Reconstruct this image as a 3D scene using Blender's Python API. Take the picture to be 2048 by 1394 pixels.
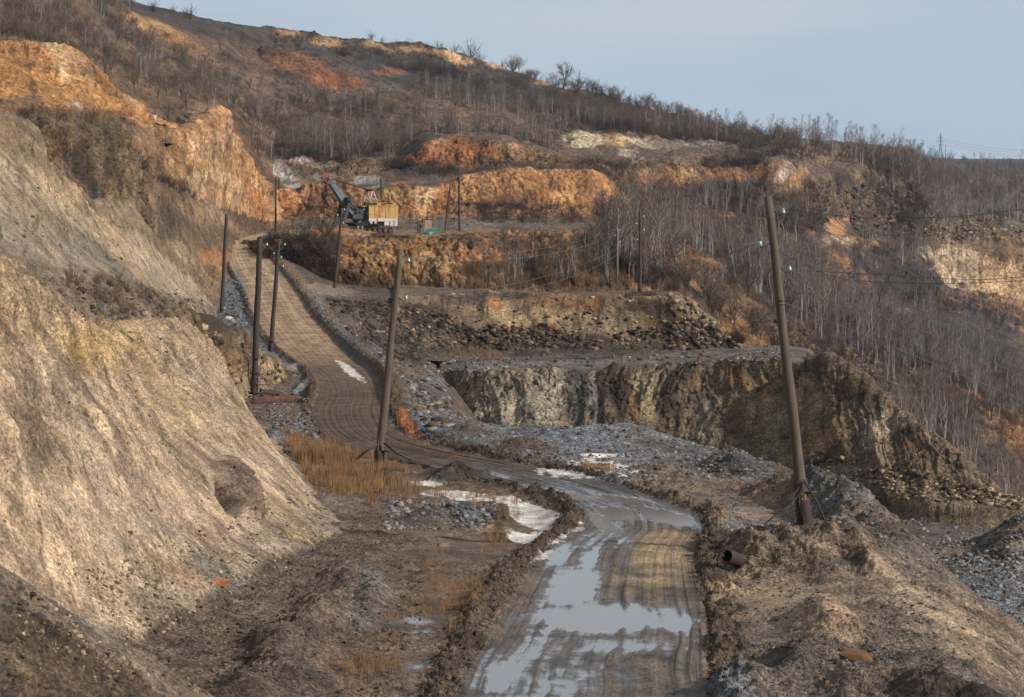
import bpy, math, random
import numpy as np
for o in list(bpy.data.objects): bpy.data.objects.remove(o)
import time; _t0 = time.time()
SC = bpy.context.scene
COL = SC.collection
rnd = random.Random(7)
rng = np.random.default_rng(7)
F = 4835.0            # focal length in photograph pixels (2048 wide)
HZ = 400.0            # eye level row
# ------------------------------------------------------------------ camera
cam_d = bpy.data.cameras.new("camera"); cam = bpy.data.objects.new("camera", cam_d); COL.objects.link(cam)
cam_d.sensor_width = 36.0; cam_d.lens = 36.0*F/2048
cam.location = (0, 0, 0); cam.rotation_euler = (math.radians(90), 0, 0)
cam_d.shift_y = -(697-HZ)/2048
cam_d.clip_start = 0.5; cam_d.clip_end = 20000
SC.camera = cam
# ------------------------------------------------------------------ light
SUN_DIR = np.array([0.86, -0.42, 0.56]); SUN_DIR /= np.linalg.norm(SUN_DIR)   # towards the sun
sun_d = bpy.data.lights.new("sun", 'SUN'); sun = bpy.data.objects.new("sun", sun_d); COL.objects.link(sun)
sun_d.energy = 5.0; sun_d.angle = math.radians(0.8); sun_d.color = (1.0, 0.93, 0.87)
from mathutils import Vector, Matrix
sun.rotation_euler = Vector(tuple(SUN_DIR)).to_track_quat('Z', 'Y').to_euler()
W = bpy.data.worlds.new("World"); SC.world = W; W.use_nodes = True
wn = W.node_tree; wn.nodes.clear()
def N(nt, t, **kw):
    n = nt.nodes.new(t)
    for k, v in kw.items(): setattr(n, k, v)
    return n
sky = N(wn, 'ShaderNodeTexSky', sky_type='NISHITA', sun_disc=False)
sky.sun_elevation = math.asin(SUN_DIR[2]); sky.sun_rotation = math.atan2(SUN_DIR[0], SUN_DIR[1])
sky.air_density = 1.2; sky.dust_density = 3.5; sky.ozone_density = 1.5
tc = N(wn, 'ShaderNodeTexCoord'); mp = N(wn, 'ShaderNodeMapping'); mp.inputs['Scale'].default_value = (2.2, 2.2, 11)
mp.inputs['Rotation'].default_value = (0, math.radians(-8), 0)
nz = N(wn, 'ShaderNodeTexNoise'); nz.inputs['Scale'].default_value = 1.6; nz.inputs['Detail'].default_value = 5; nz.inputs['Roughness'].default_value = .5
rp = N(wn, 'ShaderNodeValToRGB'); rp.color_ramp.elements[0].position = .32; rp.color_ramp.elements[1].position = .66
rp.color_ramp.elements[0].color = (3.6, 4.5, 5.5, 1); rp.color_ramp.elements[1].color = (5.1, 5.65, 6.25, 1)
mx = N(wn, 'ShaderNodeMixRGB'); mx.inputs[0].default_value = .86
bg = N(wn, 'ShaderNodeBackground'); bg.inputs[1].default_value = 0.1
ow = N(wn, 'ShaderNodeOutputWorld')
for a, b in ((tc.outputs['Generated'], mp.inputs[0]), (mp.outputs[0], nz.inputs['Vector']), (nz.outputs[0], rp.inputs[0]),
             (sky.outputs[0], mx.inputs[1]), (rp.outputs[0], mx.inputs[2]), (mx.outputs[0], bg.inputs[0]), (bg.outputs[0], ow.inputs[0])):
    wn.links.new(a, b)
SC.view_settings.view_transform = 'Standard'; SC.view_settings.look = 'None'
SC.view_settings.exposure = 0.2; SC.view_settings.gamma = 1.0
# ------------------------------------------------------------------ helpers
def lin(v):
    v = v/255.0
    return v/12.92 if v <= .04045 else ((v+.055)/1.055)**2.4
def S(r, g, b, k=0.55): return (lin(r)**1.16*k, lin(g)**1.16*k, lin(b)**1.16*k)
def P(px, py, D): return np.array([(px-1024)*D/F, D, (HZ-py)*D/F])
def tag(o, label=None, cat=None, group=None, kind=None):
    if label: o['label'] = label
    if cat: o['category'] = cat
    if group: o['group'] = group
    if kind: o['kind'] = kind
    return o
def mesh_np(name, V, Fc, mat=None, parent=None, smooth=False, cols=None, attrs=None, link=True):
    """one mesh object from numpy arrays; Fc is (n,3) or (n,4)"""
    V = np.asarray(V, dtype=np.float32); Fc = np.asarray(Fc, dtype=np.int32)
    me = bpy.data.meshes.new(name); k = Fc.shape[1]
    me.vertices.add(len(V)); me.vertices.foreach_set('co', V.ravel())
    me.loops.add(Fc.size); me.loops.foreach_set('vertex_index', Fc.ravel())
    me.polygons.add(len(Fc)); me.polygons.foreach_set('loop_start', np.arange(len(Fc), dtype=np.int32)*k)
    if smooth: me.polygons.foreach_set('use_smooth', np.ones(len(Fc), dtype=bool))
    if cols is not None:
        a = me.attributes.new('Col', 'FLOAT_COLOR', 'POINT')
        c4 = np.ones((len(V), 4), dtype=np.float32); c4[:, :3] = cols; a.data.foreach_set('color', c4.ravel())
    for kk, vv in (attrs or {}).items():
        a = me.attributes.new(kk, 'FLOAT', 'POINT'); a.data.foreach_set('value', np.asarray(vv, dtype=np.float32))
    me.update(); me.validate()
    if mat: me.materials.append(mat)
    o = bpy.data.objects.new(name, me)
    if link: COL.objects.link(o)
    if parent: o.parent = parent
    return o
_perm = np.random.default_rng(3).permutation(256).astype(np.int32); _perm = np.concatenate([_perm, _perm, _perm])
_g = np.random.default_rng(5).normal(size=(256, 3)).astype(np.float32); _g /= np.linalg.norm(_g, axis=1)[:, None]
_gx, _gy, _gz = [np.ascontiguousarray(_g[:, i]) for i in range(3)]
from concurrent.futures import ThreadPoolExecutor
_pool = ThreadPoolExecutor(4)
def pn(x, y, z):
    x = np.asarray(x, dtype=np.float32)
    if x.size < 20000: return pn1(x, y, z)
    y = np.asarray(y, dtype=np.float32)+np.zeros_like(x); z = np.asarray(z, dtype=np.float32)+np.zeros_like(x)
    sh = x.shape; x = x.ravel(); y = y.ravel(); z = z.ravel(); out = np.empty_like(x); st = 32768
    def job(i): out[i:i+st] = pn1(x[i:i+st], y[i:i+st], z[i:i+st])
    list(_pool.map(job, range(0, x.size, st)))
    return out.reshape(sh)
def pn1(x, y, z):
    x = np.asarray(x, dtype=np.float32); y = np.asarray(y, dtype=np.float32)+np.zeros_like(x); z = np.asarray(z, dtype=np.float32)+np.zeros_like(x)
    xi = np.floor(x); yi = np.floor(y); zi = np.floor(z)
    xf = x-xi; yf = y-yi; zf = z-zi
    X = xi.astype(np.int32) & 255; Y = yi.astype(np.int32) & 255; Z = zi.astype(np.int32) & 255
    u = xf*xf*(3-2*xf); v = yf*yf*(3-2*yf); w = zf*zf*(3-2*zf)
    PX = [_perm[X], _perm[(X+1) & 255]]; PY = {(a, b): _perm[PX[a]+((Y+b) & 255)] for a in (0, 1) for b in (0, 1)}
    def gr(a, b, c):
        h = _perm[PY[a, b]+((Z+c) & 255)]
        return _gx[h]*(xf-a)+_gy[h]*(yf-b)+_gz[h]*(zf-c)
    x00 = gr(0,0,0)*(1-u)+gr(1,0,0)*u; x10 = gr(0,1,0)*(1-u)+gr(1,1,0)*u
    x01 = gr(0,0,1)*(1-u)+gr(1,0,1)*u; x11 = gr(0,1,1)*(1-u)+gr(1,1,1)*u
    return ((x00*(1-v)+x10*v)*(1-w)+(x01*(1-v)+x11*v)*w)*1.5
def fbm(x, y, z, n=4, r=.5):
    s = 0; a = 1; t = 0; f = 1.0
    for i in range(n):
        s = s+a*pn(x*f+i*17.3, y*f+i*5.1, z*f+i*9.7); t += a; a *= r; f *= 2.03
    return s/t
def ridg(x, y, z, n=4, r=.5):
    s = 0; a = 1; t = 0; f = 1.0
    for i in range(n):
        s = s+a*(1-2*np.abs(pn(x*f+i*11.3, y*f+i*3.1, z*f+i*7.7))); t += a; a *= r; f *= 2.1
    return s/t
def sst(a, b, x):
    t = np.clip((x-a)/(b-a), 0, 1); return t*t*(3-2*t)
# ------------------------------------------------------------------ materials
def newmat(name):
    m = bpy.data.materials.new(name); m.use_nodes = True
    nt = m.node_tree; b = nt.nodes['Principled BSDF']
    return m, nt, b
def math_(nt, op, a, b=None, c=None):
    n = N(nt, 'ShaderNodeMath', operation=op)
    for i, v in enumerate((a, b, c)):
        if v is None: continue
        if hasattr(v, 'is_linked') or hasattr(v, 'links'): nt.links.new(v, n.inputs[i])
        else: n.inputs[i].default_value = v
    return n.outputs[0]
def mixc(nt, f, a, b, mode='MIX'):
    n = N(nt, 'ShaderNodeMixRGB', blend_type=mode)
    for i, v in enumerate((f, a, b)):
        if hasattr(v, 'links'): nt.links.new(v, n.inputs[i])
        elif i == 0: n.inputs[0].default_value = v
        else: n.inputs[i].default_value = (v[0], v[1], v[2], 1)
    return n.outputs[0]
def ramp(nt, v, p0, p1, c0=(0, 0, 0), c1=(1, 1, 1)):
    n = N(nt, 'ShaderNodeValToRGB'); e = n.color_ramp.elements
    e[0].position = p0; e[1].position = p1; e[0].color = (*c0, 1); e[1].color = (*c1, 1)
    nt.links.new(v, n.inputs[0]); return n.outputs[0]
def noise(nt, vec, sc, det=6, rough=.6):
    n = N(nt, 'ShaderNodeTexNoise'); n.inputs['Scale'].default_value = sc; n.inputs['Detail'].default_value = det
    n.inputs['Roughness'].default_value = rough
    if vec is not None: nt.links.new(vec, n.inputs['Vector'])
    return n.outputs[0]
def voro(nt, vec, sc, out='Color', feat='F1'):
    n = N(nt, 'ShaderNodeTexVoronoi', feature=feat); n.inputs['Scale'].default_value = sc
    if vec is not None: nt.links.new(vec, n.inputs['Vector'])
    return n.outputs[out]
def attr(nt, name, out='Fac'):
    n = N(nt, 'ShaderNodeAttribute'); n.attribute_name = name; return n.outputs[out]
def mat_terrain(name, ps, bump):
    """ground: colour attribute, broken up by world-space noise, stones where 'peb' is high, water where 'wet' is high"""
    m, nt, b = newmat(name); L = nt.links
    pos = N(nt, 'ShaderNodeNewGeometry').outputs['Position']
    col = attr(nt, 'Col', 'Color'); peb = attr(nt, 'peb'); wet = attr(nt, 'wet')
    n1 = noise(nt, pos, ps*.09, 8, .68); n2 = noise(nt, pos, ps*1.3, 6, .7)
    c = mixc(nt, 1.0, col, ramp(nt, n1, .38, .62, (.55, .53, .51), (1.36, 1.34, 1.3)), 'MULTIPLY')
    c = mixc(nt, 1.0, c, ramp(nt, n2, .38, .62, (.42, .40, .39), (1.5, 1.49, 1.48)), 'MULTIPLY')
    v1 = voro(nt, pos, ps); v2 = voro(nt, pos, ps*2.3)
    g1 = N(nt, 'ShaderNodeSeparateColor'); L.new(v1, g1.inputs[0])
    g2 = N(nt, 'ShaderNodeSeparateColor'); L.new(v2, g2.inputs[0])
    vv = math_(nt, 'MULTIPLY', math_(nt, 'ADD', g1.outputs[0], g2.outputs[0]), .5)
    st = ramp(nt, vv, .15, .85, (.42, .42, .43), (1.75, 1.75, 1.78))
    c = mixc(nt, peb, c, mixc(nt, 1.0, c, st, 'MULTIPLY'))
    d1 = voro(nt, pos, ps, 'Distance'); d2 = voro(nt, pos, ps*2.3, 'Distance')
    hgt = math_(nt, 'ADD', math_(nt, 'MULTIPLY', n2, 1.0), math_(nt, 'MULTIPLY', math_(nt, 'MULTIPLY', math_(nt, 'ADD', d1, d2), peb), -1.0))
    wn_ = noise(nt, pos, 1.7, 6, .65)
    wf = ramp(nt, math_(nt, 'ADD', wet, math_(nt, 'MULTIPLY', math_(nt, 'SUBTRACT', wn_, .5), .7)), .40, .56)
    damp = ramp(nt, wet, .08, .4)
    c = mixc(nt, 1.0, c, mixc(nt, damp, (1, 1, 1), (.66, .66, .68)), 'MULTIPLY')
    c = mixc(nt, wf, c, (.16, .142, .125))
    L.new(c, b.inputs['Base Color'])
    ro = N(nt, 'ShaderNodeMix'); ro.inputs[2].default_value = .95; ro.inputs[3].default_value = .30; L.new(damp, ro.inputs[0])
    ro2 = N(nt, 'ShaderNodeMix'); ro2.inputs[3].default_value = .09; L.new(wf, ro2.inputs[0]); L.new(ro.outputs[0], ro2.inputs[2])
    L.new(ro2.outputs[0], b.inputs['Roughness'])
    b.inputs['Specular IOR Level'].default_value = .35
    sp = N(nt, 'ShaderNodeMix'); sp.inputs[2].default_value = .3; sp.inputs[3].default_value = .9; L.new(wf, sp.inputs[0]); L.new(sp.outputs[0], b.inputs['Specular IOR Level'])
    bp = N(nt, 'ShaderNodeBump'); bp.inputs['Distance'].default_value = bump
    L.new(hgt, bp.inputs['Height'])
    L.new(math_(nt, 'SUBTRACT', 1.0, wf), bp.inputs['Strength'])
    L.new(bp.outputs[0], b.inputs['Normal'])
    return m
def mat_simple(name, col, rough=.8, var=.25, sc=3.0, metal=0.0, rust=None, rust_amt=.5, streak=False):
    m, nt, b = newmat(name); L = nt.links
    co = N(nt, 'ShaderNodeTexCoord').outputs['Object']
    if streak:
        mpn = N(nt, 'ShaderNodeMapping'); mpn.inputs['Scale'].default_value = (1, 1, .12); L.new(co, mpn.inputs[0]); co2 = mpn.outputs[0]
    else: co2 = co
    n = noise(nt, co2, sc, 6, .65)
    c = mixc(nt, 1.0, col, ramp(nt, n, .3, .7, (1-var,)*3, (1+var,)*3), 'MULTIPLY')
    if rust:
        n3 = noise(nt, co2, sc*.7, 8, .7)
        c = mixc(nt, ramp(nt, n3, .62-rust_amt*.3, .75-rust_amt*.3), c, rust)
    L.new(c, b.inputs['Base Color']); b.inputs['Roughness'].default_value = rough; b.inputs['Metallic'].default_value = metal
    bp = N(nt, 'ShaderNodeBump'); bp.inputs['Distance'].default_value = .02; bp.inputs['Strength'].default_value = .5
    L.new(n, bp.inputs['Height']); L.new(bp.outputs[0], b.inputs['Normal'])
    return m
def mat_plant(name, c0, c1, sc=.03):
    m, nt, b = newmat(name)
    pos = N(nt, 'ShaderNodeNewGeometry').outputs['Position']
    n = noise(nt, pos, sc, 5, .7)
    nt.links.new(ramp(nt, n, .35, .65, c0, c1), b.inputs['Base Color']); b.inputs['Roughness'].default_value = .9
    b.inputs['Specular IOR Level'].default_value = .15
    return m
def mat_attr(name, var=.3, sc=3):
    m, nt, b = newmat(name)
    pos = N(nt, 'ShaderNodeNewGeometry').outputs['Position']
    n = noise(nt, pos, sc, 5, .7)
    nt.links.new(mixc(nt, 1.0, attr(nt, 'Col', 'Color'), ramp(nt, n, .3, .7, (1-var,)*3, (1+var,)*3), 'MULTIPLY'), b.inputs['Base Color'])
    b.inputs['Roughness'].default_value = .9; b.inputs['Specular IOR Level'].default_value = .2
    return m
M_near = mat_terrain('ground_near', 9.0, .035)
M_mid = mat_terrain('ground_mid', 3.6, .09)
M_far = mat_terrain('ground_far', 1.1, .3)
# ------------------------------------------------------------------ terrain sheets
def up(A, ns, axis):
    """shape-preserving cubic upsampling of control rows"""
    A = np.moveaxis(A, axis, 0); n = A.shape[0]
    d = A[1:]-A[:-1]; m = np.zeros_like(A)
    if n > 2:
        p = d[:-1]*d[1:]; s = d[:-1]+d[1:]
        m[1:-1] = np.where(p > 0, 2*p/np.where(np.abs(s) < 1e-9, 1e-9, s), 0)
    m[0] = d[0]; m[-1] = d[-1]
    out = []
    for i in range(n-1):
        k = ns[i]; t = (np.arange(k)/k).reshape((-1,)+(1,)*(A.ndim-1))
        h00 = 2*t**3-3*t**2+1; h10 = t**3-2*t**2+t; h01 = -2*t**3+3*t**2; h11 = t**3-t**2
        out.append(h00*A[i]+h10*m[i]+h01*A[i+1]+h11*m[i+1])
    out.append(A[-1:]); return np.moveaxis(np.concatenate(out), 0, axis)
def pidx(ns): return np.concatenate([i+np.arange(k)/k for i, k in enumerate(ns)]+[np.array([len(ns)])])
TER = {}
def paint(px, py, e1, col, pb, blobs):
    """patches of earth colour and some painted shade, with broken edges, in place"""
    for (bx, by, rx, ry, an, bc, st, bpb) in blobs:
        R_ = 1.75*max(rx, ry); m = (np.abs(px-bx) < R_) & (np.abs(py-by) < R_)
        if not m.any(): continue
        a = math.radians(an); dx = px[m]-bx; dy = py[m]-by
        u = (dx*math.cos(a)+dy*math.sin(a))/rx; v = (-dx*math.sin(a)+dy*math.cos(a))/ry
        w = (1-sst(.5, 1.2, np.sqrt(u*u+v*v)+e1[m]*1.1))*st
        col[m] = col[m]*(1-w[:, None])+np.array(bc)*w[:, None]
        if bpb is not None: pb[m] = pb[m]*(1-w)+bpb*w
BLOBS = {}       # sheet -> list of (px,py,rx,ry,angle,colour,strength[,peb])
def blob(sheet, px, py, rx, ry, ang, col, st=.9, peb=None): BLOBS.setdefault(sheet, []).append((px, py, rx, ry, ang, col, st, peb))
def sheet(name, rows, bands, mat, label, res=2.3, L0=4.0, warp=.12, oname='terrain', hook=None, maxn=400, world=False, detail=5, stk=.4):
    """rows of (px,py,D) control points lofted into one sheet.
    bands[i] = (colour, fbm_amp, rock_amp, gully_amp, pebble) between row i and i+1"""
    G = np.array([[P(*q) for q in r] for r in rows]) if not world else np.array(rows, dtype=float)
    px = 1024+F*G[..., 0]/G[..., 1]; py = HZ-F*G[..., 2]/G[..., 1]
    dc = np.hypot(np.diff(px, axis=1), np.diff(py, axis=1)).max(axis=0)
    dr = np.hypot(np.diff(px, axis=0), np.diff(py, axis=0)).max(axis=1)
    nc = [int(min(maxn, max(2, round(v/res)))) for v in dc]; nr = [int(min(maxn, max(3, round(v/res)))) for v in dr]
    V = up(up(G, nc, 1), nr, 0)
    ri = pidx(nr)[:, None]+np.zeros((1, V.shape[1])); ci = pidx(nc)[None, :]+np.zeros((V.shape[0], 1))
    X, Y, Z = V[..., 0], V[..., 1], V[..., 2]
    px = 1024+F*X/Y; py = HZ-F*Z/Y
    # metres along the sheet / down it
    du = np.linalg.norm(np.diff(V, axis=1), axis=2).mean(axis=0); su = np.concatenate([[0], np.cumsum(du)])[None, :]+np.zeros_like(X)
    dv = np.linalg.norm(np.diff(V, axis=0), axis=2).mean(axis=1); sv = np.concatenate([[0], np.cumsum(dv)])[:, None]+np.zeros_like(X)
    nb = len(bands)
    wob = warp*fbm(X/L0*.6, Y/L0*.6, Z/L0*.6, 4)*2.2
    r2 = np.clip(ri+wob, 0, nb-1e-4)
    def band(k):
        arr = np.array([np.atleast_1d(b[k]) for b in bands], dtype=float)
        x = r2-.5; i0 = np.clip(np.floor(x), 0, nb-1).astype(int); i1 = np.clip(i0+1, 0, nb-1)
        t = np.clip(x-i0, 0, 1); t = sst(.32, .68, t)[..., None]
        return arr[i0]*(1-t)+arr[i1]*t
    col = band(0); fa = band(1)[..., 0]; ra = band(2)[..., 0]; ga = band(3)[..., 0]; pb = band(4)[..., 0]
    wet = np.zeros_like(X)
    # colour patches with broken edges
    e1 = fbm(X/L0*1.6, Y/L0*1.6, Z/L0*2.6+9, 5, .7)*1.25
    paint(px, py, e1, col, pb, BLOBS.get(name, []))
    # normals
    gu = np.gradient(V, axis=1); gv = np.gradient(V, axis=0)
    n = np.cross(gu, gv); n /= np.linalg.norm(n, axis=2)[..., None]+1e-9
    n = np.where((n[..., 2:3] < 0), -n, n)
    d = fa*fbm(X/L0, Y/L0, Z/L0, detail, .58)*1.5+fa*.32*ridg(su/L0*3.4+.8*fbm(X/L0, Y/L0, Z/L0, 3), sv/L0*1.3, 0*X+5, 4, .65)
    gw = fbm(X/L0*.5, Y/L0*.5, Z/L0*.5+3, 3)*1.2
    gl = ridg(su/L0*1.1+gw*.8, sv/L0*.13, 0*X+2, 4, .55)
    d = d+ga*gl
    if np.max(ra) > 0:
        rk = ridg(su/L0*1.7+gw, sv/L0*.5, 0*X, 5, .62)+.6*np.round(3*fbm(X/L0*.9, Y/L0*.9, Z/L0*.9+20, 4, .6))/3
        d = d+ra*rk
        col = col*(1+np.clip(ra/ (L0*.12+.01), 0, 1)[..., None]*.22*(fbm(X/L0*2.5, Y/L0*2.5, Z/L0*.8, 4, .6))[..., None]*2)
    if np.max(ra) > 0:
        cr = np.abs(fbm(X/L0*2.2+40, Y/L0*2.2, Z/L0*1.1, 4, .6)); cr2 = np.abs(fbm(X/L0*5, Y/L0*5+9, Z/L0*2.2, 3, .6)); rw = np.clip(ra/(L0*.06), 0, 1)
        ck = .8*np.exp(-(cr/.025)**2)+.35*np.exp(-(cr2/.04)**2)
        d = d-ck*ra*.35; col = col*(1-.5*np.clip(ck, 0, 1)*rw)[..., None]  # sunken cracks get their shade darkened into the colour too
    # mineral streaks along the fall line
    sk = fbm(su/L0*1.7, sv/L0*.16, 0*X+7, 5, .65)
    gf = np.clip(ga/(L0*.02+.001), 0, 1); k2 = fbm(su/L0*5, sv/L0*.9, 0*X+17, 4, .65)
    col = col*(1+stk*sk*gf)[..., None]
    k3 = fbm(X/L0*9, Y/L0*9, Z/L0*7+5, 3, .6)
    col = col*(1-(.38+.22*gf)*sst(.10, .36, k2))[..., None]*(1+.22*sst(.12, .36, -k2))[..., None]*(1-.32*sst(.12, .3, k3))[..., None]
    V = V+n*d[..., None]
    data = dict(px=px, py=py, ri=ri, ci=ci, su=su, sv=sv, peb=pb, wet=wet, col=col)
    if hook: V, data = hook(V, data)
    col, pb, wet = data['col'], data['peb'], data['wet']
    col = col.copy(); rg_ = np.clip(col[..., 0]-1.45*col[..., 1], 0, 1); col[..., 1] += .15*rg_; lum = (col @ np.array([.3, .55, .15]))[..., None]; col = col*.84+lum*.16
    R, Cn = V.shape[:2]
    idx = np.arange(R*Cn).reshape(R, Cn)
    q = np.stack([idx[:-1, :-1], idx[:-1, 1:], idx[1:, 1:], idx[1:, :-1]], axis=-1).reshape(-1, 4)
    nn = np.cross(V[0, 1]-V[0, 0], V[1, 0]-V[0, 0])
    if np.sum(np.cross(gu, gv)[..., 2]) < 0: q = q[:, ::-1]
    o = mesh_np(oname, V.reshape(-1, 3), q, mat, smooth=True, cols=np.clip(col, .005, .9).reshape(-1, 3), attrs={'peb': np.clip(pb, 0, 1).ravel(), 'wet': wet.ravel()})
    tag(o, label, None, None, 'structure')
    data['V'] = V
    TER[name] = data; print('sheet', name, V.shape, round(time.time()-_t0, 1), flush=True)
    return o
# palette (observed sunlit colours)
sand = S(196, 170, 134); sandl = S(208, 184, 148); grey = S(150, 138, 122); dirt = S(128, 108, 88); dark = S(84, 72, 62)
ochre = S(196, 138, 78); orange = S(208, 130, 66); redb = S(166, 98, 66); peach = S(222, 176, 130); white = S(214, 204, 192)
gravel = S(142, 142, 144); brown = S(112, 90, 72); scrub = S(106, 86, 76); scrubd = S(84, 76, 74); mud = S(120, 102, 86); rust = S(150, 84, 50)
tan = S(182, 150, 112); yel = S(196, 166, 118)

# ---- A. foreground bank, bottom left
sheet('A', [
 [(-120,1130,33),(0,1175,34),(110,1250,35),(240,1325,36),(330,1375,37),(440,1440,38),(560,1500,39)],
 [(-120,1095,29),(0,1140,30),(110,1215,31),(230,1290,32.5),(330,1342,34),(440,1404,35.5),(560,1480,37)],
 [(-120,1200,26),(0,1240,27),(110,1290,28),(230,1350,29.5),(330,1400,31),(440,1450,33),(560,1510,35)],
 [(-120,1620,20),(0,1620,21),(110,1620,22),(230,1620,23.5),(330,1620,25),(440,1620,27),(560,1620,29)]],
 [(grey,.1,0,0,.4),(S(160,140,118),.16,.03,.02,.5),(S(122,102,80),.3,.04,.03,.5)], M_near, 'foreground bank of brown earth', L0=1.6, warp=.2, oname='earth_bank')
# ---- B. near sand slope
toeB = [(-150,1560,38),(150,1345,47),(400,1200,57),(560,1114,66),(685,1066,75),(630,985,92),(562,898,113),(503,818,137),(476,786,152)]
creB = [(-300,470,50),(-50,512,58),(90,612,66),(175,658,76),(290,645,90),(350,652,108),(400,688,125),(440,735,140),(462,772,152)]
def mixr(a, b, t, sag=0): return [tuple(np.array(p)*(1-t)+np.array(q)*t+np.array([0, sag, 0])) for p, q in zip(a, b)]
def hookB(V, d):
    # rock outcrop bedded in the face; the hollow's shade is also put into the colour
    px, py, X, Y, Z = d['px'], d['py'], V[..., 0], V[..., 1], V[..., 2]
    n1 = fbm(X*1.1, Y*1.1, Z*1.1, 5, .62); n2 = np.round(3*fbm(X*.8+5, Y*.8, Z*.8, 3))/3
    def el(cx, cy, rx, ry, an):
        a = math.radians(an); u = ((px-cx)*math.cos(a)+(py-cy)*math.sin(a))/rx; v = (-(px-cx)*math.sin(a)+(py-cy)*math.cos(a))/ry
        return np.sqrt(u*u+v*v)
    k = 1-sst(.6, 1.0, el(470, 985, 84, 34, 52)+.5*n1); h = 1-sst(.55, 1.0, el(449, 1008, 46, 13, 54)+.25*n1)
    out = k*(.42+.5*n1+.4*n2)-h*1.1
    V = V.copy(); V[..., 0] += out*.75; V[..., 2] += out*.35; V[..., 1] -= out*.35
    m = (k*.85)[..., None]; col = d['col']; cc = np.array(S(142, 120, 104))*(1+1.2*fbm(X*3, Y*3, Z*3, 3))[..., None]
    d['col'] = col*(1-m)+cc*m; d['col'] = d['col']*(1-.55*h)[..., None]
    return V, d
for (x, y, rx, ry, a, c_, s_) in [(380,760,130,35,45,S(196,176,148),.6),(150,720,40,70,20,S(190,150,96),.5),(230,700,60,30,0,S(206,180,130),.7),(120,790,60,120,-30,S(178,160,134),.6),
   (330,800,60,120,-35,S(198,170,124),.6),(40,850,110,30,50,S(160,138,106),.6),(200,960,140,50,45,S(190,172,144),.5),(60,1050,120,50,40,S(214,186,146),.8),
   (330,1010,180,22,42,S(176,150,126),.6),(420,950,170,18,42,S(164,140,118),.7),(330,900,150,16,42,S(170,152,122),.5),(560,1020,110,18,45,S(188,160,110),.6),(400,1120,200,18,38,S(158,150,136),.6),
   (120,740,120,14,60,S(120,100,86),.6),(190,700,90,50,10,S(208,170,110),.6),(470,830,90,30,50,S(186,164,124),.7),(240,1100,200,22,38,S(176,164,138),.6),
   (160,1180,140,40,35,S(224,196,158),.7),(350,1150,80,20,30,S(190,150,110),.5),(60,930,40,60,0,S(140,126,100),.4)]:
    blob('B', x, y, rx, ry, a, c_, s_)
sheet('B', [mixr(toeB, creB, -.07, 0), toeB, mixr(toeB, creB, .16, 18), mixr(toeB, creB, .5, 14), mixr(toeB, creB, .78, 3), creB,
   [(p[0]-40, p[1]-14, p[2]*1.07) for p in creB]],
 [(S(124,106,90),.3,0,.0,.6),(S(176,156,130),.22,0,.03,.5),(S(210,182,148),.20,.04,.03,.2),(S(207,179,144),.34,.08,.05,.22),(S(196,168,130),.5,.16,.07,.3),(S(120,98,78),.22,.05,.02,.5)],
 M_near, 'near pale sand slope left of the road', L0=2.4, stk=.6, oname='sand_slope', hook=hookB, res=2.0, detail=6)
# ---- C. ledge and upper slope
footC = [(-150,420,66),(0,492,76),(100,545,84),(180,556,92),(250,566,102),(330,592,130),(385,604,170),(428,614,215)]
creC = [(-150,180,98),(0,225,108),(60,262,113),(92,335,118),(180,402,130),(240,412,145),(318,492,180),(428,606,217)]
ledC = [(-300,500,50),(-50,540,58),(90,625,67),(175,668,77),(290,655,90),(350,662,108),(400,680,150),(440,660,200)]
for (x, y, rx, ry, a, c_, s_) in [(240,596,110,22,15,S(124,106,90),.6),(330,612,90,20,15,S(134,114,96),.5),(150,480,160,22,35,S(126,118,100),.7),(60,420,90,22,38,S(176,152,120),.6),
   (250,520,130,16,42,S(200,172,130),.7),(190,440,120,12,42,S(214,184,138),.7),(40,330,60,25,60,S(150,130,104),.7),(20,260,50,25,40,S(140,110,80),.6),(110,400,90,14,42,S(212,184,140),.6),(330,560,120,14,45,S(198,176,146),.7),(60,480,110,14,38,S(186,160,130),.5)]:
    blob('C', x, y, rx, ry, a, c_, s_)
sheet('C', [ledC, footC, mixr(footC, creC, .35, 10), mixr(footC, creC, .7, 4), creC, [(p[0]-70, p[1]+30, p[2]*1.12) for p in creC]],
 [(S(158,140,118),.4,.1,0,.5),(S(174,158,134),.2,.0,.10,.3),(S(196,174,142),.28,.02,.14,.25),(S(166,142,110),.5,.12,.16,.3),(S(110,96,84),.2,0,0,.4)],
 M_near, 'upper grey sand slope above the ledge', L0=4.5, oname='sand_slope', res=2.1, detail=6)
# ---- D. rocky shoulder behind the pole with rusty pipes
creD = [(270,640,100),(340,630,115),(400,640,130),(450,655,145),(500,692,158),(560,736,167),(618,776,175)]
toeD = [(330,760,98),(400,790,118),(455,812,135),(500,806,148),(545,792,158),(585,784,164),(625,784,172)]
for (x, y, rx, ry, a, c_, s_) in [(430,650,60,26,10,S(84,66,54),.9),(450,720,30,50,-30,S(176,124,66),.6),(520,730,80,14,42,S(204,176,132),.9),(410,690,40,26,0,S(124,92,62),.7),(470,690,50,16,40,S(110,88,66),.7)]:
    blob('D', x, y, rx, ry, a, c_, s_)
sheet('D', [mixr(toeD, creD, -.15), toeD, mixr(toeD, creD, .5, 6), creD, [(p[0]-30, p[1]+10, p[2]*1.15) for p in creD]],
 [(dirt,.2,0,0,.6),(S(170,148,112),.25,.05,.12,.3),(S(140,116,86),.4,.3,.12,.35),(S(100,84,70),.35,.15,0,.6)], M_near, 'rocky shoulder beside the bend of the road', L0=3.2, oname='rock_shoulder', res=2)
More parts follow.
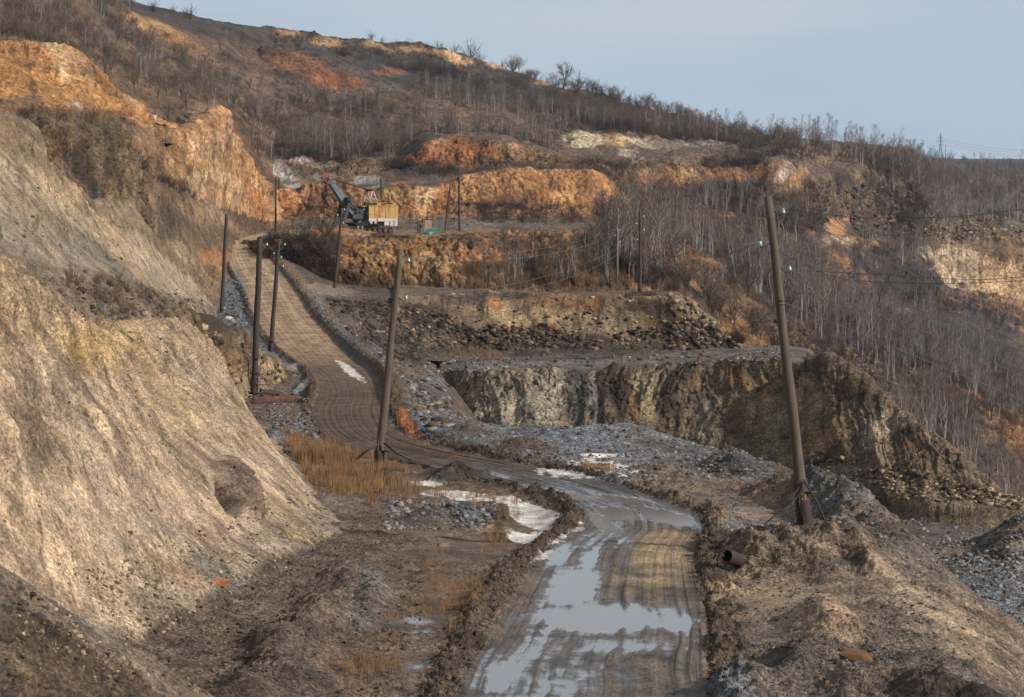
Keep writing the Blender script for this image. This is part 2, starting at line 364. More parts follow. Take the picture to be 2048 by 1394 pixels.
# ---- E. dark rock cliff
topE = [(40,262,148),(90,252,150),(150,246,155),(205,252,162),(238,262,168),(246,300,170),(262,360,173)]
botE = [(40,430,143),(90,450,145),(150,470,148),(205,480,155),(240,492,162),(262,500,168),(290,510,172)]
for (x, y, rx, ry, a, c_, s_) in [(100,300,30,40,0,S(120,84,56),.8),(200,280,40,25,0,S(110,88,58),.7),(150,340,40,50,10,S(96,78,60),.8),(210,370,25,60,0,S(128,104,72),.7),(170,400,20,30,0,S(88,100,88),.5),(120,350,20,30,0,S(150,128,110),.6),(290,275,46,44,20,S(184,140,98),.95),(250,262,30,14,0,S(140,112,84),.8)]:
    blob('E', x, y, rx, ry, a, c_, s_)
sheet('E', [botE, mixr(botE, topE, .5), topE, [(0,232,196),(70,230,200),(140,236,205),(200,242,215),(260,248,235),(300,262,255),(320,300,265)]],
 [(S(150,124,96),.5,.9,.3,.1),(S(142,118,92),.5,1.0,.3,.1),(S(112,96,82),.4,0,0,.4)], M_mid, 'dark jointed rock face with a scrub-covered top', L0=5.0, oname='rock_face', res=1.8)
# ---- F. brown slope between road and the orange face
topF = [(235,300,185),(300,360,235),(350,382,275),(410,402,320),(470,420,370),(530,448,420)]
botF = [(240,520,165),(300,560,190),(370,620,215),(425,640,230),(452,590,262),(470,500,330)]
for (x, y, rx, ry, a, c_, s_) in [(280,420,20,90,-20,S(204,172,126),.8),(395,400,45,18,15,S(110,84,66),.8),(420,430,60,22,30,S(196,164,126),.7),(480,440,50,16,40,S(120,90,60),.9),(420,520,40,24,10,S(206,138,78),.8),(370,430,60,12,38,S(184,152,116),.7),  # dark band along the spur crest paints its shadow into the ground colour
   (330,440,35,45,0,S(116,96,78),.8),(400,480,30,30,0,S(142,120,84),.8),(300,490,18,26,0,S(100,84,66),.8),(350,520,30,40,-35,S(206,178,138),.7),(440,560,40,14,10,S(190,140,92),.8)]:
    blob('F', x, y, rx, ry, a, c_, s_)
sheet('F', [botF, mixr(botF, topF, .3, 4), mixr(botF, topF, .65, 3), topF, [(235,290,215),(300,350,265),(350,372,300),(410,392,350),(470,410,400),(530,440,450)]],
 [(S(164,132,98),.4,.2,.3,.3),(S(146,120,88),.5,.35,.35,.3),(S(138,108,80),.5,.35,.3,.3),(S(126,104,84),.3,.1,.1,.3)], M_mid, 'brown slope below the orange face', L0=8.0, oname='brown_slope', res=1.9)
# ---- G1/G2. orange cliffs
top1 = [(-90,78,262),(0,86,265),(60,97,268),(120,108,272),(165,128,276),(200,165,280),(230,195,285),(262,214,290),(292,250,296),(345,268,305)]
bot1 = [(-90,214,200),(0,222,205),(60,232,212),(120,240,220),(170,246,230),(215,250,240),(245,254,250),(270,258,262),(300,264,276),(345,272,295)]
for (x, y, rx, ry, a, c_, s_) in [(110,130,16,60,-25,S(240,206,150),.9),(70,120,50,18,15,S(206,128,80),.7),(40,180,60,30,20,S(222,150,66),.7),(150,150,60,14,55,S(226,174,128),.8),(170,195,50,20,50,S(220,160,92),.7),
   (265,200,60,8,58,S(238,226,214),.95),(240,190,60,8,60,S(226,196,150),.7),(230,170,40,9,60,S(140,104,62),.7),(120,200,70,20,25,S(214,150,84),.7),(220,240,60,8,10,S(170,88,46),.7),(150,225,30,10,30,S(220,204,190),.7),(30,215,60,10,0,S(150,120,96),.7),(285,215,18,30,0,S(196,140,80),.7)]:
    blob('G1', x, y, rx, ry, a, c_, s_)
sheet('G1', [[(p[0], p[1]+18, p[2]-18) for p in bot1], bot1, mixr(bot1, top1, .35, 6), mixr(bot1, top1, .8), top1, [(p[0]-10, p[1]+12, p[2]*1.1) for p in top1]],
 [(S(128,104,84),.3,0,0,.3),(S(204,142,80),.9,.35,.7,.15),(S(216,146,72),1.0,.6,.9,.1),(S(200,134,80),.9,.9,.6,.1),(S(110,86,74),.5,0,0,.2)], M_far, 'upper orange cliff', L0=12.0, oname='orange_cliff', res=1.8)
top2 = [(225,252,235),(290,266,270),(350,270,295),(400,238,325),(438,234,345),(455,268,362),(480,312,385),(515,360,415),(560,392,440),(600,398,448)]
bot2 = [(225,340,205),(290,385,245),(350,405,280),(400,415,312),(438,425,340),(460,432,360),(485,440,380),(515,446,405),(560,444,428),(600,444,436)]
for (x, y, rx, ry, a, c_, s_) in [(300,290,40,30,30,S(150,108,66),.7),(400,290,40,36,0,S(228,182,136),.8),(440,280,18,40,0,S(216,166,142),.7),(350,330,70,10,42,S(128,96,62),.8),(430,350,60,26,45,S(224,184,140),.8),(480,370,60,9,42,S(196,128,66),.8),
   (500,410,40,26,30,S(202,122,62),.8),(380,370,40,30,0,S(206,172,132),.8),(320,300,60,12,35,S(206,140,82),.7),(280,330,30,35,0,S(120,96,70),.8),(440,320,14,40,-10,S(190,118,70),.5),(460,400,36,14,45,S(220,180,132),.7)]:
    blob('G2', x, y, rx, ry, a, c_, s_)
sheet('G2', [[(p[0], p[1]+26, p[2]-4) for p in bot2], bot2, mixr(bot2, top2, .3, 4), mixr(bot2, top2, .7), top2, [(p[0]-20, p[1]-4 if i < 4 else p[1]+34, p[2]*1.06) for i, p in enumerate(top2)]],
 [(S(150,118,88),.4,.1,.2,.2),(S(206,156,106),.9,.3,.8,.15),(S(216,166,114),1.0,.6,1.0,.1),(S(208,152,98),1.0,1.0,.8,.1),(S(170,132,98),.8,.4,.3,.3)], M_far, 'lower orange cliff', L0=12.0, oname='orange_cliff', res=1.8)
# ---- H. scrub hillside, upper left
for (x, y, rx, ry, a, c_, s_) in [(310,62,75,14,22,S(214,166,108),.95),(330,80,40,10,20,S(196,126,76),.8),(480,215,10,45,-15,S(214,178,140),.8),(500,200,12,14,0,S(180,150,120),.7),(540,250,40,20,0,S(180,112,60),.5),(270,150,20,30,0,S(180,110,60),.4),(380,100,60,16,28,S(176,116,74),.6),(450,120,40,10,25,S(120,90,70),.6)]:
    blob('H', x, y, rx, ry, a, c_, s_)
sheet('H', [
 [(-120,190,285),(0,190,285),(100,200,292),(200,270,300),(300,330,322),(400,345,350),(500,412,432),(545,420,440)],
 [(-120,150,290),(0,150,290),(100,160,300),(200,230,310),(300,290,330),(400,300,360),(500,350,440),(545,350,462)],
 [(-120,70,380),(0,70,380),(100,90,400),(200,150,430),(300,190,460),(400,200,480),(500,250,510),(545,262,525)],
 [(-120,10,480),(0,10,480),(100,20,500),(200,60,540),(300,95,590),(400,120,600),(500,150,610),(545,164,618)],
 [(-120,-70,560),(0,-60,570),(100,-40,580),(200,-15,600),(300,50,612),(400,70,620),(500,95,640),(545,102,645)],
 [(-120,-110,640),(0,-90,640),(100,-55,650),(200,-12,660),(300,18,670),(400,38,680),(500,55,690),(545,61,697)],
 [(-120,-90,760),(0,-70,760),(100,-35,760),(200,3,760),(300,33,770),(400,53,780),(500,68,790),(545,75,797)]],
 [(S(110,90,74),.5,0,.2,.2),(S(150,114,84),2,0,.5,.2),(S(140,110,86),2.5,0,1,.2),(S(134,106,84),2.5,0,1,.2),(S(100,86,76),2,0,.8,.2),(S(84,80,74),.8,0,0,.2)], M_far, 'scrub covered hillside', L0=45.0, oname='hillside', res=2.2)
# ---- T. terraces and far hillside, centre and right
X_ = [470,540,620,700,790,860,900,970,1060,1150,1205,1250,1330,1420,1510,1570,1620,1690,1780,1850,1880,1960,2120]
def rowT(ys, ds): return list(zip(X_, [ys[0]+(14 if ds[0] < 600 else 30)]+ys, [ds[0]+25]+ds))
T0 = rowT([548,558,568,572,575,578,583,583,583,583,583,592,640,715,755,790,830,880,925,945,1000,1110], [300,295,292,291,290,289,288,288,288,289,290,292,300,305,308,312,320,330,338,342,350,365])
T1 = rowT([484,479,479,486,492,490,483,478,473,471,472,500,530,570,600,628,660,700,730,745,785,860], [318,308,304,302,302,303,305,306,312,320,330,365,385,405,415,425,435,445,450,450,452,455])
T2 = rowT([444,443,443,443,444,441,438,441,440,444,447,448,475,505,525,545,580,600,615,625,645,700], [428,430,430,432,432,432,432,434,438,442,448,455,468,485,492,500,515,540,552,556,562,565])
T1b = [(p[0], (478.5 if 840 < p[0] < 940 else 468.5)+(0 if p[0] < 1000 else (p[1]-468.5)*.0), 374 if 840 < p[0] < 940 else 396) if p[0] < 1010 else tuple((np.array(p)+np.array(q_))/2) for p, q_ in zip(T1, T2)]
T3 = rowT([388,384,384,383,381,372,353,349,346,358,405,415,425,440,455,465,480,500,530,572,592,620], [434,436,437,438,439,443,446,448,452,456,470,480,500,515,525,540,560,590,625,645,652,660])
T4 = rowT([374,371,366,355,349,348,343,340,337,338,384,394,398,394,400,418,440,462,474,482,502,548], [470,472,474,474,474,474,474,476,480,485,492,505,515,525,535,560,610,645,650,652,655,662])
T5 = rowT([326,322,325,332,288,285,285,298,328,333,337,335,338,334,330,362,342,352,400,442,442,475], [482,484,484,484,484,484,484,484,485,488,500,512,522,532,542,572,620,652,668,698,703,713])
T6 = rowT([270,275,285,290,272,270,272,280,304,306,305,306,310,310,312,318,322,328,362,375,388,405], [550,550,545,540,540,540,540,540,545,555,565,580,590,600,610,625,660,700,860,900,920,930])
T7 = rowT([168,186,205,205,210,212,222,240,270,268,270,288,292,296,298,298,299,306,338,346,350,356], [618,620,622,630,635,640,645,640,575,580,590,650,680,700,720,750,800,900,1200,1300,1400,1500])
T8 = rowT([105,112,142,178,186,190,205,222,240,244,246,262,275,286,290,293,296,301,322,330,334,338], [636,640,645,655,665,670,680,690,705,715,725,750,770,790,800,830,900,1000,1600,1800,1900,2000])
T9 = rowT([92,106,116,126,136,142,154,180,215,222,232,250,264,280,287,291,295,302,319,324,326,329], [690,695,700,710,718,722,735,752,770,780,790,810,830,850,870,900,1000,1150,2200,2500,2600,2700])
T10 = rowT([62,72,84,91,99,106,132,165,186,198,212,234,256,276,284,289,294,301,317,319,320,321], [700,706,712,722,730,735,748,764,782,790,800,822,842,866,890,930,1100,1300,2900,3100,3200,3300])
T11 = rowT([70,80,92,99,107,114,140,173,194,206,220,242,262,281,289,294,299,306,321,322,323,324], [800,806,812,822,830,835,848,864,882,890,900,922,942,966,990,1030,1300,1600,4200,4400,4500,4600])
for (x, y, rx, ry, a, c_, s_) in [(1480,600,150,110,20,S(106,90,80),.95),(1700,700,200,110,25,S(94,84,80),.97),(1900,780,190,150,30,S(94,84,80),.97),(1600,420,150,60,15,S(108,92,82),.7),(1560,500,170,70,10,S(104,90,82),.97),(1800,560,160,80,10,S(90,82,80),.97),(1900,660,180,70,10,S(90,80,78),.97),(2000,960,100,90,30,S(104,88,76),.9),(1350,430,110,40,0,S(118,98,84),.9),
   # lower wall under the shovel bench
   (720,478,60,10,5,S(226,206,184),.9),(690,500,50,30,20,S(196,122,62),.6),(760,520,50,40,20,S(206,160,104),.7),(830,510,40,40,0,S(170,116,62),.7),(860,545,40,26,0,S(218,172,116),.8),(930,500,50,14,20,S(96,80,62),.8),(790,490,70,8,0,S(104,82,62),.7),
   (1045,540,40,22,20,S(144,148,150),.9),(1070,520,60,8,45,S(192,110,56),.8),(960,530,50,14,10,S(196,124,62),.7),(1010,500,60,16,30,S(150,112,78),.8),(1140,500,60,30,0,S(190,128,74),.7),(1210,530,60,40,0,S(112,90,70),.8),(1120,545,30,30,0,S(190,122,70),.7),(600,520,50,26,0,S(104,84,72),.8),(640,545,50,12,5,S(110,90,76),.8),
   (1330,520,70,16,40,S(206,132,74),.8),(1400,520,50,14,42,S(208,132,72),.8),
   # bench
   (620,456,60,12,0,S(128,110,92),.8),(1000,450,110,8,0,S(150,142,134),.8),(1030,462,60,8,0,S(116,94,76),.7),(560,455,50,8,0,S(160,120,80),.8),
   # wall behind shovel and orange wall
   (560,410,30,26,0,S(190,110,58),.8),(640,410,60,24,0,S(128,84,58),.8),(690,405,40,20,0,S(166,120,78),.7),(790,400,50,16,0,S(206,162,106),.8),(845,410,30,26,20,S(222,180,130),.9),(880,420,20,24,30,S(170,92,46),.9),(900,380,24,16,0,S(186,104,52),.8),
   (960,385,50,26,0,S(216,158,104),.8),(1060,380,70,24,0,S(206,146,90),.7),(1130,400,60,26,0,S(220,156,98),.8),(1200,380,50,9,48,S(222,150,90),.9),(1000,425,90,8,0,S(104,84,76),.9),(1060,366,50,8,0,S(176,114,70),.6),
   # white scree
   (500,345,40,18,35,S(214,188,170),.9),(560,350,60,14,35,S(206,198,188),.95),(620,332,50,9,5,S(226,200,186),.9),(600,355,20,12,0,S(120,108,92),.8),(660,360,60,9,5,S(206,194,180),.9),(740,366,44,9,5,S(186,180,172),.95),(690,345,60,8,5,S(150,124,100),.8),
   (800,372,40,9,10,S(196,112,58),.9),(820,350,60,8,5,S(96,82,80),.9),(1000,335,80,5,0,S(110,96,88),.8),
   # mid orange cliff
   (865,300,26,18,0,S(196,112,64),.9),(920,300,40,18,10,S(196,108,56),.95),(980,310,50,16,25,S(188,106,54),.9),(820,325,50,12,0,S(186,104,62),.9),(900,330,60,9,0,S(168,90,48),.9),(1010,300,30,12,0,S(190,146,104),.8),(880,290,18,8,0,S(220,156,124),.8),
   # red cliffs
   (640,150,110,30,24,S(150,94,68),1.0),(690,175,60,14,20,S(176,104,70),.9),(560,125,40,12,15,S(150,92,64),.8),(772,146,36,9,0,S(160,94,62),.95),(900,238,50,10,10,S(146,96,76),.6),(1080,240,40,5,5,S(150,90,66),.7),(1370,270,60,4,5,S(150,84,62),.9),
   (560,75,50,8,8,S(196,154,112),.8),(650,92,40,9,8,S(206,164,118),.8),(760,104,50,9,6,S(206,162,114),.95),(830,110,40,8,8,S(196,152,108),.9),(900,122,50,8,15,S(222,178,128),.95),(975,138,36,7,18,S(220,178,128),.95),(1080,175,20,5,5,S(200,150,104),.9),(1130,190,20,4,5,S(190,130,76),.8),
   (790,275,12,28,-25,S(214,176,126),.8),(690,230,10,8,0,S(190,170,160),.7),(740,250,60,20,20,S(92,74,64),.8),(640,270,60,20,0,S(168,120,84),.6),
   # pale yellow cliffs
   (1175,285,46,14,5,S(226,210,172),.95),(1230,288,30,12,10,S(206,174,116),.95),(1275,292,36,9,15,S(230,212,180),.95),(1330,298,60,5,3,S(180,164,140),.8),
   # right
   (1300,360,60,16,0,S(190,126,80),.8),(1370,350,30,22,0,S(214,160,108),.8),(1450,355,70,14,0,S(184,122,84),.8),(1520,350,14,20,20,S(206,126,80),.9),(1560,350,11,22,35,S(214,190,170),.8),(1590,360,16,30,40,S(206,158,112),.8),
   (1250,345,60,9,0,S(176,144,118),.8),(1260,318,30,12,20,S(216,196,172),.8),(1400,325,90,8,0,S(176,146,112),.7),(1620,310,50,12,20,S(176,144,104),.7),(1700,320,40,10,25,S(168,124,84),.7),(1400,295,60,5,0,S(170,164,158),.8),
   (1690,370,60,22,15,S(112,100,88),.9),(1780,400,60,40,30,S(104,92,82),.9),(1730,350,60,12,20,S(128,112,96),.7),
   (1670,465,24,26,10,S(226,160,106),1.0),(1680,490,20,12,10,S(230,200,160),.9),(1650,490,20,12,0,S(220,190,160),.7),
   (1930,540,80,44,18,S(226,200,162),1.0),(2000,560,90,50,12,S(222,186,140),1.0),(1910,530,50,40,10,S(226,200,162),1.0),(1915,535,8,30,0,S(104,98,92),.7),(1960,540,6,30,0,S(120,104,88),.7),(1930,480,90,16,18,S(136,112,90),.9),(1810,468,40,9,0,S(92,84,76),.9),(2000,440,60,26,30,S(118,104,92),.8),
   (1480,650,60,40,30,S(180,130,84),.9),(1550,680,40,30,30,S(168,118,76),.8),(1770,720,50,40,20,S(112,100,74),.9),(1790,760,26,40,0,S(86,92,80),.9),(1700,690,60,20,10,S(80,72,66),.9),(1960,820,60,14,45,S(206,132,78),.8),(2030,880,40,30,30,S(206,134,82),.8),(1900,800,60,14,40,S(160,104,70),.7),(1330,640,90,30,20,S(170,124,84),.6)]:
    blob('T', x, y, rx, ry, a, c_, s_)
sheet('T', [[(p[0], p[1]+70, p[2]-3) for p in T0], T0, T1, T1b, T2, T3, T4, T5, T6, T7, T8, T9, T10, T11],
 [(S(140,118,94),.4,0,0,.4),(S(180,128,80),1.0,.9,.9,.2),(S(136,116,96),.4,0,0,.4),(S(136,116,96),.3,0,0,.4),(S(194,132,84),1.2,1.2,1.1,.1),(S(128,104,86),.6,.2,0,.3),(S(152,116,84),1.0,1.0,.6,.2),
  (S(136,110,90),1.5,.2,.3,.2),(S(138,110,90),2.0,0,.8,.2),(S(122,104,92),2.2,0,1,.2),(S(88,82,80),2.2,0,.8,.2),(S(98,88,78),2.0,1.0,1.2,.2),(S(82,78,74),.6,0,0,.2)],
 M_far, 'quarry terraces and far hillside', L0=14.0, oname='quarry_terraces', res=1.7, warp=.1, maxn=260)
# ---- W1. middle wall with rubble, and its bench
cre1 = [(790,597,264),(850,597,265),(900,594,266),(960,589,267),(1060,595,266),(1160,602,265),(1260,600,264),(1345,592,263),(1372,604,262.5),(1400,628,262),(1440,664,261),(1485,698,260)]
foo1 = [(790,690,240),(850,712,244),(900,716,248),(960,716,250),(1060,714,252),(1160,710,253),(1260,706,255),(1345,703,256),(1372,702,257),(1405,701,258),(1445,701,258.6),(1490,703,259)]
bak1 = [(790,566,294),(850,572,290),(900,577,288),(960,581,286),(1060,583,287),(1160,583,288),(1260,582,289),(1345,582,290),(1385,620,290),(1420,650,290),(1470,690,290),(1520,730,290)]
for (x, y, rx, ry, a, c_, s_) in [(960,610,60,12,0,S(120,110,92),.9),(1010,640,70,26,25,S(206,176,130),.9),(1100,650,60,26,10,S(192,160,116),.8),(1130,615,90,10,3,S(180,130,76),.7),(1230,650,40,30,0,S(160,140,110),.8),(1190,620,18,20,0,S(150,98,54),.7),(990,615,14,18,0,S(190,118,56),.8),
   (880,660,90,34,15,S(96,82,68),.9),(1050,690,120,14,5,S(92,78,66),.95),(1150,690,80,12,0,S(104,86,68),.9),(1330,650,60,30,40,S(126,94,58),.9),(1360,680,60,12,10,S(104,80,56),.9),(1400,650,60,7,40,S(170,144,112),.9),(1290,620,40,12,0,S(96,80,62),.8),(830,640,30,26,0,S(92,76,62),.9),(1000,600,110,5,0,S(96,86,76),.7),(1380,625,60,5,40,S(176,156,128),.8)]:
    blob('W1', x, y, rx, ry, a, c_, s_)
sheet('W1', [[(p[0], p[1]+10, p[2]-6) for p in foo1], foo1, mixr(foo1, cre1, .3, 14), mixr(foo1, cre1, .62, 6), cre1, mixr(cre1, bak1, .5), bak1],
 [(S(120,106,92),.25,.1,0,.8),(S(108,92,76),.6,.2,.1,.8),(S(158,134,104),.4,.15,.6,.3),(S(164,136,102),.35,.3,.7,.2),(S(140,122,102),.25,0,0,.5),(S(136,116,94),.3,0,0,.4)],
 M_mid, 'middle quarry wall with fallen rubble', L0=7.0, oname='quarry_wall', res=1.9)
# ---- W2. lower wall and spur
cre2 = [(880,742,236),(950,746,231),(1050,749,229),(1120,748,228),(1180,752,227),(1250,745,226),(1350,740,224),(1450,730,222),(1560,722,219),(1610,728,216),(1655,713,213),(1700,742,210),(1770,802,205),(1850,862,198),(1930,924,192),(2000,984,187),(2110,1066,180)]
foo2 = [(880,850,230),(950,884,224),(1050,900,218),(1120,915,216),(1180,925,214),(1250,940,213),(1350,955,211),(1450,962,208),(1560,972,203),(1610,978,200),(1665,985,196),(1730,992,192),(1790,1012,187),(1860,1030,183),(1930,1034,181),(2000,1036,180),(2110,1075,178)]
bak2 = [(880,714,246),(950,714,250),(1050,713,252),(1120,711,253),(1180,709,254),(1250,706,256),(1350,703,257),(1450,698,260),(1560,692,266),(1625,706,266),(1690,780,240),(1730,830,235),(1790,880,232),(1870,950,226),(1950,1010,220),(2020,1070,214),(2130,1150,205)]
for (x, y, rx, ry, a, c_, s_) in [(960,790,20,60,-25,S(196,176,142),.9),(1010,810,60,14,50,S(206,186,152),.9),(1060,820,50,50,0,S(186,170,142),.8),(1110,800,40,60,0,S(170,156,132),.8),(1000,765,80,10,5,S(176,156,120),.7),
   (1160,810,22,70,0,S(112,110,106),.95),(1190,800,10,60,0,S(186,178,170),.9),(1205,830,9,70,5,S(60,50,42),.95),(1245,800,34,60,0,S(100,76,54),.95),(1275,830,12,40,0,S(180,116,62),.7),(1300,800,30,60,-10,S(186,170,130),.9),(1345,800,14,50,20,S(96,88,74),.8),(1340,850,30,50,0,S(120,96,72),.8),
   (1390,760,60,20,0,S(120,96,72),.8),(1430,790,50,40,0,S(150,122,96),.7),(1420,860,20,60,0,S(172,156,130),.9),(1350,900,40,26,0,S(84,60,42),.95),(1470,850,30,50,0,S(96,72,48),.9),(1520,800,50,60,20,S(196,160,108),.85),(1480,760,30,20,0,S(170,116,58),.8),(1500,900,40,50,0,S(120,92,62),.8),(1560,880,40,60,0,S(150,130,92),.8),
   (1620,800,40,50,10,S(206,172,124),.8),(1600,745,50,12,0,S(140,112,80),.8),(1690,860,36,60,-20,S(150,104,62),.6),(1650,900,40,40,0,S(186,136,84),.8),(1770,880,44,50,-20,S(212,186,150),.85),(1730,800,60,20,45,S(128,100,72),.8),(1830,920,60,40,30,S(112,82,56),.9),(1860,960,90,22,38,S(130,104,78),.85),
   (1800,990,110,26,20,S(164,138,108),.9),(1760,960,60,16,20,S(176,148,114),.8),(1930,1000,90,22,30,S(140,106,74),.85),(1700,930,60,16,10,S(150,112,72),.8),(1750,930,150,40,34,S(136,110,82),.6),(1820,1000,120,26,15,S(150,124,96),.85),(1030,805,100,60,0,S(202,190,164),.65),(1560,830,150,50,0,S(150,126,94),.4),(1200,730,160,9,0,S(140,134,126),.9),(1000,735,90,6,0,S(140,140,140),.9)]:
    blob('W2', x, y, rx, ry, a, c_, s_)
sheet('W2', [[(p[0], p[1]+60, p[2]-3) for p in foo2], foo2, mixr(foo2, cre2, .3, 4), mixr(foo2, cre2, .68, 0), cre2, mixr(cre2, bak2, .5), bak2],
 [(S(140,118,92),.3,0,0,.5),(S(150,130,102),.5,.15,.6,.35),(S(160,138,110),.6,.45,.5,.2),(S(138,116,90),.7,.6,.4,.25),(S(130,120,108),.3,.05,0,.7),(S(134,122,108),.25,0,0,.7)],
 M_mid, 'lower quarry wall and pointed spur', L0=7.0, oname='quarry_wall', res=1.8)
# ---- Q. pit floor to the right
qx = [1560,1700,1800,1880,1960,2040,2160]
def q(ys, ds): return list(zip(qx, ys, ds))
for (x, y, rx, ry, a, c_, s_) in [(1980,1180,140,60,0,S(150,154,160),.9),(1900,1090,60,8,0,S(120,100,80),.8),(2010,1080,50,26,-20,S(170,146,112),.9),(1930,1060,120,18,0,S(124,110,98),.9),(1900,1046,90,3,0,S(190,164,124),.9),(1880,1110,60,10,0,S(136,116,84),.9)]:
    blob('Q', x, y, rx, ry, a, c_, s_)
sheet('Q', [q([1700]*7,[80]*7), q([1450]*7,[106]*7), q([1290]*7,[125]*7), q([1150,1150,1150,1148,1142,1142,1142],[150]*7), q([1130,1122,1112,1108,1100,1060,1040],[157,157,157,157,157,156,155]), q([1105,1103,1102,1098,1080,1040,1012],[163,163,163,163,162,160,160]), q([1102]*5+[1090,1080],[166]*7), q([1032]*7,[186]*7), q([1010]*7,[196]*7)],
 [(gravel,.3,0,0,1),(gravel,.3,.05,0,1),(gravel,.4,.08,0,1),(S(140,130,116),.3,.1,.1,.8),(S(140,116,86),.4,.2,.2,.4),(S(150,124,94),.4,.2,.2,.4),(S(124,110,96),.1,0,0,.3),(S(128,110,92),.15,0,0,.5)],
 M_mid, 'grey gravel floor of the pit', L0=4.0, oname='pit_floor', res=2.2)
